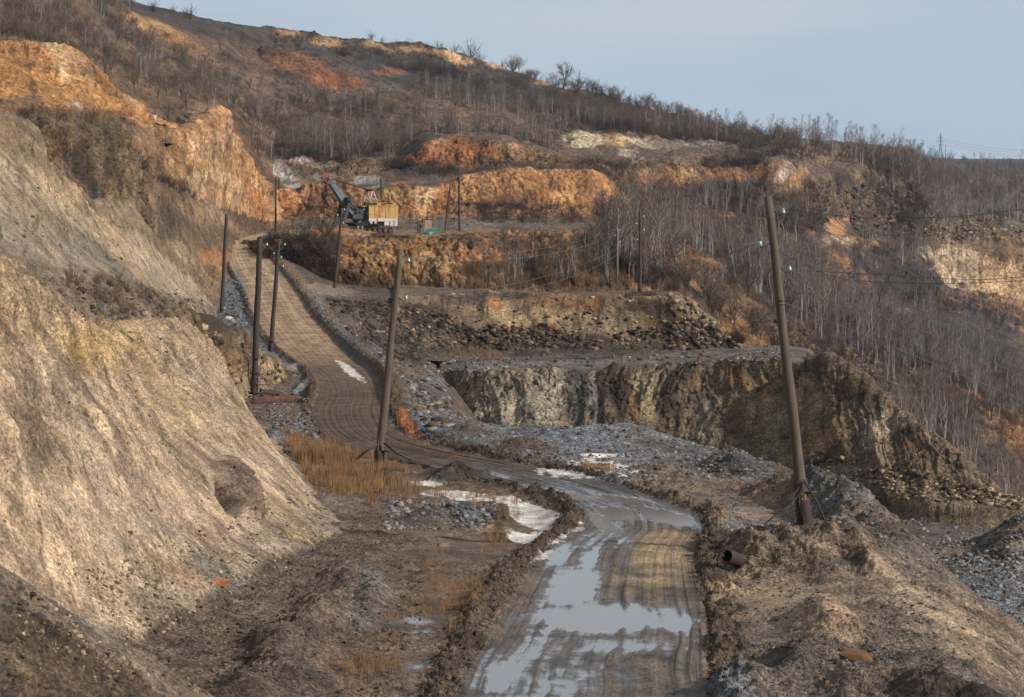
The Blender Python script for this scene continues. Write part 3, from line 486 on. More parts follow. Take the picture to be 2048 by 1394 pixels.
# ---- N. the ground along the road: (D, zroad, L, R, [left px,dz]*4 from outside in, [right px,z]*6)
NR = [
 (36, -10.0, 900,1420, [(-200,.9),(420,.3),(740,.05),(810,.42)], [(1455,.40),(1510,.1),(1780,.25),(2150,.2),(2500,-3),(3000,-9)]),
 (42, -10.0, 905,1415, [(-100,.8),(480,.25),(770,.02),(840,.42)], [(1448,.40),(1500,.1),(1760,.3),(2020,.2),(2400,-3),(2900,-8)]),
 (48, -10.0, 938,1400, [(0,.8),(530,.25),(815,.0),(872,.42)], [(1428,.36),(1475,.08),(1700,.25),(1900,.15),(2250,-2.5),(2750,-8)]),
 (55, -10.0, 1000,1396, [(150,.7),(580,.25),(850,.0),(920,.42)], [(1420,.36),(1462,.05),(1640,.15),(1820,.1),(2150,-2.2),(2600,-8)]),
 (60, -10.0, 1046,1392, [(250,.6),(610,.2),(900,-.02),(968,.42)], [(1412,.36),(1452,.03),(1600,.08),(1775,.1),(2080,-2.1),(2500,-8)]),
 (66, -10.03,1088,1378, [(380,.4),(650,.12),(960,-.05),(1030,.45)], [(1396,.42),(1440,.0),(1580,.0),(1755,-.05),(2048,-2.2),(2400,-8)]),
 (71, -10.12,1120,1378, [(450,.3),(680,.05),(1020,-.15),(1080,.42)], [(1394,.42),(1440,-.02),(1580,-.05),(1770,-.1),(1990,-2.6),(2300,-8)]),
 (76, -10.3,1168,1394, [(480,.2),(700,.0),(1060,-.25),(1128,.42)], [(1412,.42),(1446,-.05),(1580,-.2),(1770,-.25),(1940,-3),(2150,-9)]),
 (81, -10.5,1176,1375, [(500,.1),(700,.0),(1070,-.25),(1150,.40)], [(1396,.42),(1430,-.1),(1570,-.4),(1750,-.4),(1880,-3),(2050,-9)]),
 (86, -10.75,1150,1318, [(500,.1),(690,.0),(1040,-.15),(1128,.40)], [(1345,.42),(1385,-.1),(1560,-.4),(1735,-.5),(1840,-3),(1980,-10)]),
 (92, -11.0,1070,1245, [(480,.1),(670,-.1),(960,-.1),(1046,.35)], [(1275,.42),(1318,-.05),(1530,-.4),(1725,-.5),(1820,-3),(1920,-10)]),
 (98, -11.2, 955,1160, [(480,.1),(640,-.15),(850,-.1),(930,.30)], [(1190,.40),(1240,.0),(1450,-.2),(1640,-.4),(1740,-3),(1830,-10)]),
 (105,-11.45,845,1030, [(460,.0),(600,-.1),(780,.0),(822,.1)], [(1060,.38),(1110,.1),(1310,.0),(1530,.0),(1640,-3),(1720,-10)]),
 (112,-11.65,735, 905, [(440,.0),(580,.1),(690,.1),(715,.15)], [(935,.36),(980,.2),(1180,.35),(1420,.1),(1510,-3),(1590,-10)]),
 (120,-11.8, 662, 808, [(420,.1),(550,.1),(620,.1),(645,.2)], [(838,.36),(880,.25),(1090,.45),(1330,.0),(1410,-3),(1490,-10)]),
 (128,-11.9, 636, 776, [(400,.1),(520,.2),(590,.1),(618,.2)], [(800,.40),(845,.2),(1000,-.1),(1180,-.6),(1270,-4),(1350,-10)]),
 (137,-11.93,630, 764, [(400,.1),(500,.2),(585,.1),(612,.25)], [(790,.45),(830,.1),(930,-.5),(1040,-1.6),(1130,-4),(1200,-10)]),
 (148,-12.0, 638, 758, [(400,.0),(490,-.42),(590,-.42),(622,.1)], [(782,.5),(822,.0),(900,-.8),(985,-2.3),(1060,-5),(1120,-10)]),
 (160,-12.1, 640, 752, [(430,.0),(510,-.2),(598,-.2),(625,.15)], [(775,.5),(810,-.1),(870,-1.5),(925,-3.0),(980,-5.8),(1040,-10)]),
 (175,-12.3, 618, 735, [(430,.3),(540,.3),(585,.1),(605,.25)], [(757,.5),(792,-.2),(845,-1.8),(900,-3.4),(945,-6.5),(990,-10)]),
 (188,-12.55,592, 708, [(430,.4),(520,.4),(560,.1),(580,.3)], [(730,.5),(765,-.2),(835,-2.2),(890,-3.8),(925,-7),(970,-10)]),
 (202,-12.4,562, 678, [(420,.4),(500,.4),(530,.1),(548,.3)], [(700,.5),(735,-.3),(820,-2.6),(885,-3.9),(915,-6.5),(950,-10)]),
 (216,-11.8,534, 645, [(400,.2),(470,.2),(500,.1),(522,.3)], [(668,.45),(705,-.4),(795,-2.9),(868,-4.3),(900,-6.5),(940,-10)]),
 (233,-10.9,512, 612, [(400,.0),(455,.0),(485,.0),(500,.25)], [(634,.45),(672,-.3),(760,-2.6),(840,-4.7),(900,-7),(960,-9)]),
 (250,-9.9, 500, 592, [(400,.0),(448,.0),(478,.0),(490,.2)], [(612,.4),(650,-.1),(740,-1.6),(800,-3.2),(860,-6.5),(940,-9)]),
 (265,-9.2, 488, 576, [(380,.0),(440,.2),(466,.0),(478,.2)], [(592,.35),(625,-.2),(730,-1.4),(800,-2.0),(850,-6),(930,-9)]),
 (285,-8.1, 468, 552, [(360,.2),(430,.3),(452,.0),(460,.2)], [(566,.3),(600,-.4),(690,-2.5),(790,-2.7),(850,-5),(950,-8)]),
 (305,-7.0, 460, 532, [(360,.3),(425,.4),(445,.1),(452,.2)], [(545,.25),(575,.1),(640,-.8),(760,-3.5),(900,-4.0),(1050,-4.4)]),
 (325,-6.0, 458, 520, [(360,.4),(420,.5),(444,.1),(451,.15)], [(532,.2),(556,.2),(600,.0),(700,-2.2),(900,-3),(1050,-4)]),
 (342,-5.6, 462, 524, [(360,.5),(420,.5),(446,.1),(455,.1)], [(540,.1),(562,.1),(620,.1),(700,.0),(900,-.1),(1100,-.3)]),
 (362,-5.45,490, 575, [(360,.6),(430,.5),(460,.1),(480,.05)], [(590,.05),(605,.05),(680,.0),(800,.0),(950,.0),(1150,.0)]),
 (400,-5.4, 500, 620, [(380,1.),(440,.6),(470,.1),(490,.0)], [(650,.0),(690,.0),(760,.0),(860,.0),(1000,.0),(1200,.0)]),
 (450,-4.2, 510, 640, [(400,1.),(450,.6),(480,.1),(500,.0)], [(670,.0),(710,.0),(780,.0),(880,.0),(1000,.0),(1250,.0)]),
]
rowsN = []
for (D, z, L_, R_, le, ri_) in NR:
    le = le[:3]+[(le[3][0], le[3][1]-.16*(D < 140))]; ri_ = [(ri_[0][0], ri_[0][1]-.14*(D < 140))]+ri_[1:]
    if D <= 86: ri_ = [(ri_[0][0]+14, ri_[0][1]-.04), (ri_[1][0]+34, ri_[1][1])]+ri_[2:]
    pts = [(p, z+dz) for p, dz in le]+[(L_, z), ((L_+R_)/2, z+.03), (R_, z)]+[(p, z+dz) for p, dz in ri_]
    rowsN.append([((p-1024)*D/F, D, zz) for p, zz in pts])
# local heaps: (px, D, width px, length m, height, colour or None, pebble)
HEAPS = [
 (670,382,52,7,1.25,S(190,124,70),.3),(730,380,30,6,.6,S(186,122,72),.3),(900,372,40,6,.45,S(150,116,84),.4),
 (1605,69,150,5.0,.85,S(122,104,86),.7),(1690,71,90,4.5,.5,S(130,116,98),.7),(1500,68,60,2.2,.45,S(104,88,72),.7),(1560,66.5,110,2.2,.35,S(150,128,100),.9),
 (1650,88,80,7,1.15,S(120,122,126),.9),(1560,92,80,5,.8,S(116,98,84),.9),(1700,82,90,6,.9,S(128,122,114),.8),(1760,76,70,4,.5,S(126,112,96),.7),
 (1475,103,70,4,.75,S(96,94,92),.9),(1500,118,40,3,.4,gravel,.9),(1380,96,110,4,.35,S(146,126,104),.7),(1320,101,60,3,.3,S(140,120,98),.7),
 (1480,48.5,70,1.8,.55,S(134,134,136),1),(1600,50.5,80,2.4,.65,S(118,108,98),.9),(1650,56,70,3,.75,S(190,160,130),.4),(1560,48,70,1.4,.4,S(132,118,104),.9),(1720,48,90,2.5,.5,S(140,122,104),.8),
 (1740,65,40,2.2,.45,S(118,96,76),.5),(1960,46,90,2.0,.55,S(84,70,58),.6),(1850,47,70,1.6,.6,S(120,104,90),.8),(1700,43.5,160,2,.35,S(130,116,104),1),(1440,80,26,8,.3,S(150,126,100),.5),
 (1150,115,90,4,.5,S(140,144,150),1),(1260,117,90,4,.55,S(144,146,150),1),(1050,112,70,3,.35,S(126,106,90),.9),(940,120,60,5,.4,S(130,128,126),1),
 (700,63,60,3,.55,S(128,110,92),.8),(640,57,70,3,.5,S(132,112,92),.8),(560,52,80,3,.6,S(120,104,86),.8),(740,60,40,5,.3,S(134,124,112),.8),(500,47,90,3,.5,S(134,114,94),.8),(600,49,60,2,.35,S(120,104,90),.8),
 (930,81,70,2.2,.45,S(110,112,116),1),(860,80,60,2.5,.3,S(118,110,102),.9),(1010,80,26,8,.22,S(96,84,72),.7),(640,84,90,5,.35,S(150,132,114),.5),(780,99,50,3,.35,S(88,72,60),.6),(920,99,60,2.0,.4,S(88,74,62),.6),(890,97,50,2,.3,S(96,80,66),.7),
 (705,236,26,14,.9,S(140,138,134),.9),(745,213,30,12,.9,S(130,130,128),.9),(575,172,16,8,.4,S(150,148,146),1),(600,158,14,6,.35,S(146,142,138),1),
 (1080,240,60,4,.6,gravel,.9),(560,120,40,4,.5,S(140,138,132),.9)]
def hookN(V, d):
    ci, ri, px, py, su, sv = d['ci'], d['ri'], d['px'], d['py'], d['su'], d['sv']
    X, Y, Z = V[..., 0], V[..., 1].copy(), V[..., 2]
    col, pb, wet = d['col'], d['peb'], d['wet']
    px0 = 1024+F*X/Y
    # lane colours: columns 0-3 left ground, 4-6 road, 7-12 right ground
    cw = ci+.10*fbm(X*1.3, Y*.6, 0*X, 4)*3
    road = sst(3.55, 3.95, cw)*(1-sst(6.05, 6.5, cw))
    berm = sst(2.2, 2.7, cw)*(1-sst(3.4, 3.9, cw))+sst(6.15, 6.6, cw)*(1-sst(7.6, 8.1, cw))
    Dr = [30,48,62,72,90,105,120,150,165,172,180,200,240,300,360,450]
    rc = np.array([S(128,114,98),S(134,120,104),S(140,122,100),S(132,116,98),S(126,112,98),S(124,104,84),S(118,94,70),S(122,98,74),S(140,116,88),S(128,106,86),S(140,114,86),S(186,154,116),S(196,166,128),S(206,176,138),S(206,172,130),S(170,146,120)])
    rcol = np.stack([np.interp(Y, Dr, rc[:, k]) for k in range(3)], axis=-1)
    lc = np.array([S(124,106,90),S(132,112,94),S(136,116,96),S(132,110,92),S(140,118,98),S(146,118,92),S(144,122,100),S(138,130,122),S(130,116,100),S(140,136,132),S(150,148,144),S(134,138,142),S(128,128,128),S(160,126,96),S(196,136,84),S(150,118,90)])
    lcol = np.stack([np.interp(Y, Dr, lc[:, k]) for k in range(3)], axis=-1)
    gc = np.array([S(120,110,100),S(126,114,102),S(160,138,114),S(132,122,112),S(140,128,114),S(136,134,134),S(134,136,138),S(128,124,120),S(124,116,110),S(124,116,110),S(122,112,104),S(116,104,94),S(130,112,96),S(116,96,82),S(170,134,100),S(160,136,110)])
    gcol = np.stack([np.interp(Y, Dr, gc[:, k]) for k in range(3)], axis=-1)
    bc = np.array([S(112,94,76),S(112,94,76),S(108,90,72),S(104,86,70),S(104,86,70),S(104,84,66),S(110,88,66),S(120,98,72),S(120,98,72),S(124,100,74),S(128,104,78),S(140,114,86),S(146,120,92),S(150,120,90),S(160,130,96),S(150,120,90)])
    bcol = np.stack([np.interp(Y, Dr, bc[:, k]) for k in range(3)], axis=-1)
    side = (cw < 5)[..., None]
    c = np.where(side, lcol, gcol)
    c = c*(1-berm[..., None])+bcol*berm[..., None]
    c = c*(1-road[..., None])+rcol*road[..., None]
    # heaps
    dz = np.zeros_like(X)
    eh = fbm(X*.9, Y*.6, 0*X+21, 4, .55)
    for (hx, hD, wpx, lm, h, hc, hp) in HEAPS:
        x0 = (hx-1024)*hD/F; w = wpx*hD/F*1.25; lm = lm*1.2
        q_ = (np.abs(X-x0) < w*1.6) & (np.abs(Y-hD) < lm*1.6)
        if not q_.any(): continue
        u = (X[q_]-x0)/w; v = (Y[q_]-hD)/lm
        r = np.sqrt(u*u+v*v)+.45*eh[q_]
        k = np.exp(-2.6*np.clip(r, 0, 2)**2); k = np.clip(k-.03, 0, 1)
        dz[q_] = dz[q_]+h*.95*k
        m = sst(.05, .3, k); c[q_] = c[q_]*(1-m[:, None])+np.array(hc)*m[:, None]; pb[q_] = pb[q_]*(1-m)+hp*m
    pb = pb*(1-road)*(1-berm*.5)+.12*road+.3*berm
    near = 1-sst(95, 170, Y)
    t = np.clip((ci-4)/2, -.2, 1.2)+.05*fbm(5.5*np.log(Y), X*0, X*0, 3)*2+.015*near*fbm(7*np.log(Y), X*0+5, X*0, 2)*2
    # wheel ruts, tyre ridges
    rut = 0*X
    for tt, ww, dd in ((.16,.03,.5),(.24,.025,.7),(.33,.02,.5),(.45,.02,.45),(.56,.025,.8),(.64,.03,.8),(.80,.03,.9),(.88,.02,.5)):
        off = .02*fbm(4*np.log(Y), 0*X+tt*31, 0*X, 2)*2
        g = (t-tt-off)/ww; rut = rut-dd*np.exp(-g*g)+.55*dd*np.exp(-((np.abs(g)-1.9)/.6)**2)
    rm_ = .35+1.3*np.clip(.5+1.1*fbm(6*np.log(Y), t*5, 0*X+15, 3), 0, 1.4); tp_ = 1-.75*(1-sst(.6, 1.2, np.sqrt(((px-1318)/85)**2+((py-1122)/62)**2)))
    rut = rut*(near*rm_+(1-near)*.8)*tp_
    fine = (fbm(t*30, 3.6*np.log(Y), 0*X+4, 4, .6)*.8+.5*near*fbm(X*3, Y*1.5, 0*X+6, 3, .6))*(.12+.88*near)+(1-near)*.5*fbm(t*7, 4*np.log(Y), 0*X+4, 2, .5)
    cl = fbm(X*2.4, Y*2.4, Z*2.4, 5, .62)
    dz = dz+road*(.026+.012*near)*(rut+1.2*fine)
    bn = fbm(X*.35, Y*.35, 0*X+31, 3); dz = dz-berm*np.clip(.16+.35*bn, -.05, .3)*(Y < 140)
    dz = dz+berm*(.27*np.abs(fbm(X*1.6, Y*1.6, 0*X+1, 5, .62))*2.2+.10*cl)
    off_road = (1-road)*(1-berm)
    # steeper, rougher flanks where the ground drops
    drop = sst(10.0, 10.6, ci)
    lump = fbm(X*.9, Y*.7, 0*X+41, 5, .62); rt = sst(9.0, 9.6, ci)*(Y < 100)
    c = c*(1-off_road*(.16+.2*rt)*sst(-.1, .35, lump))[..., None]
    fl = np.zeros_like(X)
    for (fx, fy, frx, fry) in FLATS:
        fl = np.maximum(fl, 1-sst(.6, 1.15, np.sqrt(((px-fx)/frx)**2+((py-fy)/fry)**2)+.5*lump))
    off_road = off_road*(1-.8*fl); pb = pb*(1-.6*fl*(1-road))
    dz = dz+off_road*(.15*cl+.16*lump+.15*rt*ridg(X*.5, Y*.4, 0*X+2, 5, .6)+.10*fbm(X*.6, Y*.6, 0*X+8, 4)+drop*.5*ridg(su*.0+Y/3.5, X/14, 0*X, 4))
    # road tone: pale tracks and darker seams along the direction of travel
    fr_ = 1-.55*sst(95, 140, Y)
    tone = 1+.13*rut*road*fr_+.34*fine*road*fr_
    tw = np.exp(-((t-.28)/.09)**2)+np.exp(-((t-.72)/.09)**2)
    tone = tone*(1+road*sst(180, 230, Y)*(.28*tw-.12))
    c = c*np.clip(tone, .5, 1.6)[..., None]
    e1 = fbm(X*.8, Y*.35, 0*X+5, 5, .62)
    paint(px, py, e1, c, pb, BLOBS.get('N', []))
    # standing water
    e2 = (fbm(t*11, Y*.16, 0*X+3, 4, .65)+.35*fbm(X*2, Y*1.2, 0*X+3, 3))*road+fbm(X*1.1, Y*.6, 0*X+3, 4)*(1-road)*.8
    wet = np.zeros_like(X)
    for (bx, by, rx, ry, an, amp) in WATER:
        a = math.radians(an); dx = px-bx; dy = py-by
        u = (dx*math.cos(a)+dy*math.sin(a))/rx; v = (-dx*math.sin(a)+dy*math.cos(a))/ry
        w = np.clip(1.35-np.sqrt(u*u+v*v), 0, 1.2)*amp
        wet = np.maximum(wet, w)
    lane = np.exp(-((t-.26)/.27)**2)*sst(44, 47, Y)*(1-sst(80, 92, Y))+.8*np.exp(-((t-.5)/.5)**2)*sst(76, 80, Y)*(1-sst(94, 106, Y)); wet = np.maximum(wet, .45*lane*road)
    wet = np.where(wet > 0, wet+e2*.55-rut*road*.14, 0); wet = np.clip(wet, 0, 1)*np.clip(1-berm*1.4, 0, 1)
    flat = sst(.35, .6, wet)
    dz = dz*(1-flat)-flat*.03
    # ice
    for (bx, by, rx, ry, an, amp) in ICE:
        a = math.radians(an); dx = px-bx; dy = py-by
        u = (dx*math.cos(a)+dy*math.sin(a))/rx; v = (-dx*math.sin(a)+dy*math.cos(a))/ry
        k = sst(.25, .5, (1.1-np.sqrt(u*u+v*v))*amp+fbm(X*1.4, Y*.35, 0*X+13, 5, .65)*1.3)*np.clip(1-berm, 0, 1)
        k = np.where(np.sqrt(u*u+v*v) < 1.6, k, 0)
        c = c*(1-k[..., None])+(np.array(S(222,216,208,.8))*np.clip(.9+.5*fbm(X*2, Y*.8, 0*X+55, 4), .5, 1.1)[..., None])*k[..., None]; pb = pb*(1-k); dz = dz*(1-.8*k)
        rim = 0
    V = V.copy(); V[..., 2] = V[..., 2]+dz
    wet = np.maximum(wet, road*(.2*(1-sst(85, 115, Y)))*(1-sst(.55, .75, t)*sst(60, 64, Y)*(1-sst(76, 80, Y))))
    d['col'] = c; d['peb'] = pb; d['wet'] = wet
    return V, d
FLATS = [(1580,1200,170,36),(1560,1250,150,24),(930,1100,110,30),(900,1200,70,70),(1500,1040,110,26),(1380,1000,80,16),(1080,1060,90,50),(790,1330,70,30),(850,1060,60,14),(1470,1170,60,14),(780,1240,50,40)]
WATER = [(1205,1236,175,34,0,1),(1145,1172,66,46,-38,.95),(1250,1290,150,24,0,.5),(1360,1245,44,24,0,.8),(1330,1030,95,16,14,1),(1250,1000,90,12,8,.85),(1215,1050,60,22,40,.8),(1120,1110,40,20,-50,.8),(1000,1350,90,60,-30,.6),(1110,1370,150,60,0,.5),(830,1240,60,16,0,.5),(1100,985,160,12,8,.66),(880,940,100,8,8,.4),(1000,950,90,8,8,.45),(850,1330,60,10,-10,.4),(830,1265,50,10,0,.45),(1180,1120,60,30,-50,.6)]
ICE = [(1085,1038,82,26,14,2.0),(1075,1075,84,14,0,1.1),(955,995,120,9,4,1.9),(1040,1012,60,10,12,1.8),(840,968,55,6,0,1.5),(1060,1112,66,11,-6,1.6),(1195,940,80,24,5,1.5),(1210,910,60,5,0,1.5),(1130,945,60,12,0,1.0),(700,742,40,9,38,1.2),(905,985,70,6,4,1.6),(460,635,18,5,20,.8)]
for (x, y, rx, ry, a, c_, s_, p_) in [(1860,1240,190,24,40,S(196,172,142),.75,.2),(1950,1340,150,22,40,S(186,162,132),.7,.2),(1780,1170,60,16,35,S(190,166,134),.6,.2),(1320,1105,70,52,0,S(186,158,120),.9,0),(1290,1165,70,14,0,S(182,156,120),.8,0),(1340,1075,60,18,0,S(176,146,108),.8,0),(1560,1195,150,26,0,S(186,158,124),.8,.1),(1600,1235,130,20,0,S(182,156,128),.8,.1),(1470,1180,70,14,0,S(188,162,126),.7,.3),
   (1520,1030,90,12,0,S(180,158,126),.7,.2),(1500,1055,90,10,0,S(150,148,146),.8,.8),(1540,1010,60,10,0,S(182,150,114),.7,.2),(1530,985,70,8,0,S(146,112,92),.8,.6),(1580,950,50,12,10,S(134,90,62),.8,.6),(1380,1000,70,14,5,S(138,118,98),.8,.4),(1340,960,110,16,0,S(150,128,100),.7,.5),
   (1470,1160,70,14,-10,S(176,152,112),.6,.9),(880,900,60,14,20,S(140,100,72),.6,.8),(960,870,60,10,10,S(132,106,84),.6,.9),(1300,890,80,14,10,S(126,110,96),.6,.9),(1170,890,160,18,5,S(146,150,156),.8,1),(860,840,50,26,40,S(140,146,152),.8,1),(810,840,16,26,-20,S(196,110,52),.8,.3),(824,862,18,10,30,S(206,110,44),.85,.3),
   (820,940,60,8,0,S(120,96,78),.6,.3),(640,940,70,30,20,S(150,112,76),.6,.5),(760,960,70,12,5,S(140,112,84),.6,.5),(930,1085,90,14,5,S(150,122,102),.7,.3),(990,1060,40,10,0,S(176,148,112),.7,.2),(900,1110,70,8,0,S(124,104,90),.7,.3),(880,1180,60,40,0,S(158,130,106),.7,.3),(830,1250,60,24,0,S(140,118,100),.6,.4),
   (1000,1020,40,8,0,S(160,132,98),.7,.3),(960,1010,60,9,5,S(176,140,100),.5,.3),(790,1320,60,24,0,S(140,118,104),.6,.4),(470,590,22,50,10,S(130,138,146),.9,1),(480,650,20,30,20,S(134,142,150),.9,1),(425,540,26,16,0,S(190,130,80),.8,.4),(600,850,30,30,0,S(130,132,134),.8,1),(560,840,40,14,0,S(132,124,116),.8,1),(560,900,50,14,30,S(150,140,130),.6,.8),
   (700,690,16,60,-35,S(132,138,142),.8,1),(640,610,12,40,-20,S(142,140,134),.8,1),(740,660,70,60,-30,S(106,92,80),.8,.6),(700,610,60,20,10,S(112,98,84),.7,.5),(830,700,60,40,20,S(98,86,76),.8,.8),(880,760,50,26,20,S(134,132,130),.8,1),(880,810,60,16,20,S(130,96,74),.7,.8),(820,740,20,14,0,S(150,130,110),.7,.8),(900,722,40,7,0,S(150,110,80),.8,.3),(700,640,60,20,20,S(124,98,80),.6,.5),
   (650,580,70,12,5,S(176,156,134),.7,.3),(560,545,30,10,10,S(150,132,110),.6,.3),(1480,935,60,8,0,S(130,126,124),.8,.9),(1240,950,50,12,0,S(140,140,142),.8,1),(1060,915,60,8,8,S(128,104,84),.6,.8),(1400,1180,26,60,0,S(96,80,66),.5,.4)]:  # last patch paints the berm's shadow along the road edge
    blob('N', x, y, rx, ry, a, c_, s_, p_)
sheet('N', rowsN, [(mud,0,0,0,.7)]*(len(rowsN)-1), M_near, 'ground along the muddy haul road', L0=3.0, oname='muddy_road', hook=hookN, res=1.9, world=True, maxn=140)
# ---- base ground far below and beyond
gs = 9000
mesh_np('ground', [(-gs,-400,-62),(gs,-400,-62),(gs,gs,-62),(-gs,gs,-62)], [(0,1,2,3)], M_far, cols=np.tile(np.array([brown]), (4, 1)), attrs={'peb': [0]*4, 'wet': [0]*4})['kind'] = 'structure'
# ------------------------------------------------------------------ small mesh kit
class MB:
    def __init__(s): s.v = []; s.f = []
    def quad(s, *p): i = len(s.v); s.v += [tuple(q) for q in p]; s.f.append(tuple(range(i, i+len(p)))); return s
    def box(s, x0, x1, y0, y1, z0, z1, rot=None, bev=0):
        i = len(s.v)
        pts = [(x, y, z) for z in (z0, z1) for (x, y) in ((x0, y0), (x1, y0), (x1, y1), (x0, y1))]
        s.v += pts; s.f += [tuple(i+k for k in f) for f in ((0,3,2,1), (4,5,6,7), (0,1,5,4), (1,2,6,5), (2,3,7,6), (3,0,4,7))]; return s
    def hexa(s, pts):
        i = len(s.v); s.v += [tuple(p) for p in pts]
        s.f += [tuple(i+k for k in f) for f in ((0,3,2,1), (4,5,6,7), (0,1,5,4), (1,2,6,5), (2,3,7,6), (3,0,4,7))]; return s
    def tube(s, pts, rs, n=8, cap=True, closed=False):
        pts = [np.array(p, dtype=float) for p in pts]
        if not hasattr(rs, '__len__'): rs = [rs]*len(pts)
        base = len(s.v); up_ = None; m = len(pts)
        for k, p in enumerate(pts):
            if closed: t = pts[(k+1) % m]-pts[k-1]
            else: t = pts[min(k+1, m-1)]-pts[max(k-1, 0)]
            t = t/(np.linalg.norm(t)+1e-9)
            if up_ is None: up_ = np.array([0, 0, 1.]) if abs(t[2]) < .9 else np.array([1., 0, 0])
            a = np.cross(t, up_); a /= np.linalg.norm(a)+1e-9; b = np.cross(a, t); up_ = b
            for j in range(n):
                w = 2*math.pi*j/n; s.v.append(tuple(p+rs[k]*(a*math.cos(w)+b*math.sin(w))))
        rng_ = m if closed else m-1
        for k in range(rng_):
            for j in range(n):
                k2 = (k+1) % m
                s.f.append((base+k*n+j, base+k*n+(j+1) % n, base+k2*n+(j+1) % n, base+k2*n+j))
        if cap and not closed:
            s.f.append(tuple(base+j for j in range(n))[::-1]); s.f.append(tuple(base+(m-1)*n+j for j in range(n)))
        return s
    def build(s, name, mat, parent=None, smooth=False):
        me = bpy.data.meshes.new(name); me.from_pydata(s.v, [], s.f); me.update()
        if smooth: me.polygons.foreach_set('use_smooth', [True]*len(me.polygons))
        me.materials.append(mat); o = bpy.data.objects.new(name, me); COL.objects.link(o)
        if parent: o.parent = parent
        return o
def thing(name, label, cat, loc=(0, 0, 0), rz=0, group=None):
    o = bpy.data.objects.new(name, None); o.empty_display_size = .3; COL.objects.link(o)
    o.location = tuple(float(v) for v in loc); o.rotation_euler = (0, 0, rz); return tag(o, label, cat, group)
def near_vert(name, px, py):
    d = TER[name]; k = np.argmin((d['px']-px)**2+(d['py']-py)**2)
    return d['V'].reshape(-1, 3)[k].astype(float)
def xy_z(name, X, Y):
    d = TER[name]; V = d['V'].reshape(-1, 3); k = np.argmin((V[:, 0]-X)**2+(V[:, 1]-Y)**2); return float(V[k, 2])
m_wood = mat_simple('weathered_pole_wood', S(118, 104, 90), .85, .35, 9, streak=True)
m_wood_d = mat_simple('dark_tarred_wood', S(84, 74, 66), .85, .3, 9, streak=True)
m_wood_p = mat_simple('pale_dry_wood', S(150, 140, 126), .85, .3, 9, streak=True)
m_rust = mat_simple('rusty_steel', S(124, 82, 60), .85, .35, 2.5, rust=S(88, 52, 38), rust_amt=.6)
m_rustd = mat_simple('dark_rusty_steel', S(78, 58, 48), .8, .3, 3, rust=S(110, 64, 42), rust_amt=.3)
m_black = mat_simple('black_steel', S(56, 54, 54), .6, .3, 3)
m_glass = mat_simple('insulator_glass', S(176, 206, 192), .15, .1, 3)
m_green = mat_simple('insulator_cap', S(90, 104, 70), .5, .2, 6)
m_wire = mat_simple('wire_metal', S(112, 106, 102), .5, .1, 1)
m_wired = mat_simple('dark_wire', S(60, 56, 54), .6, .1, 1)
m_yell = mat_simple('faded_yellow_paint', S(214, 176, 98), .65, .18, 1.2, rust=S(176, 120, 56), rust_amt=.42, streak=True)
m_white = mat_simple('dirty_white_paint', S(220, 208, 200), .7, .12, 1.5, rust=S(170, 120, 92), rust_amt=.25, streak=True)
m_yell_shade = mat_simple('shaded_yellow_paint', S(140, 122, 78), .7, .25, 1.2, rust=S(104, 76, 48), rust_amt=.45, streak=True)  # darker copy of the yellow, shade of the front wall put into the colour
m_boom = mat_simple('blue_grey_boom_paint', S(104, 120, 132), .5, .18, 1.5, rust=S(96, 84, 80), rust_amt=.25)
m_red = mat_simple('faded_orange_red_paint', S(190, 112, 88), .6, .2, 3, rust=S(130, 70, 54), rust_amt=.3)
m_hole_shade = mat_simple('hole_shade', S(40, 36, 34), .9, .2, 3)
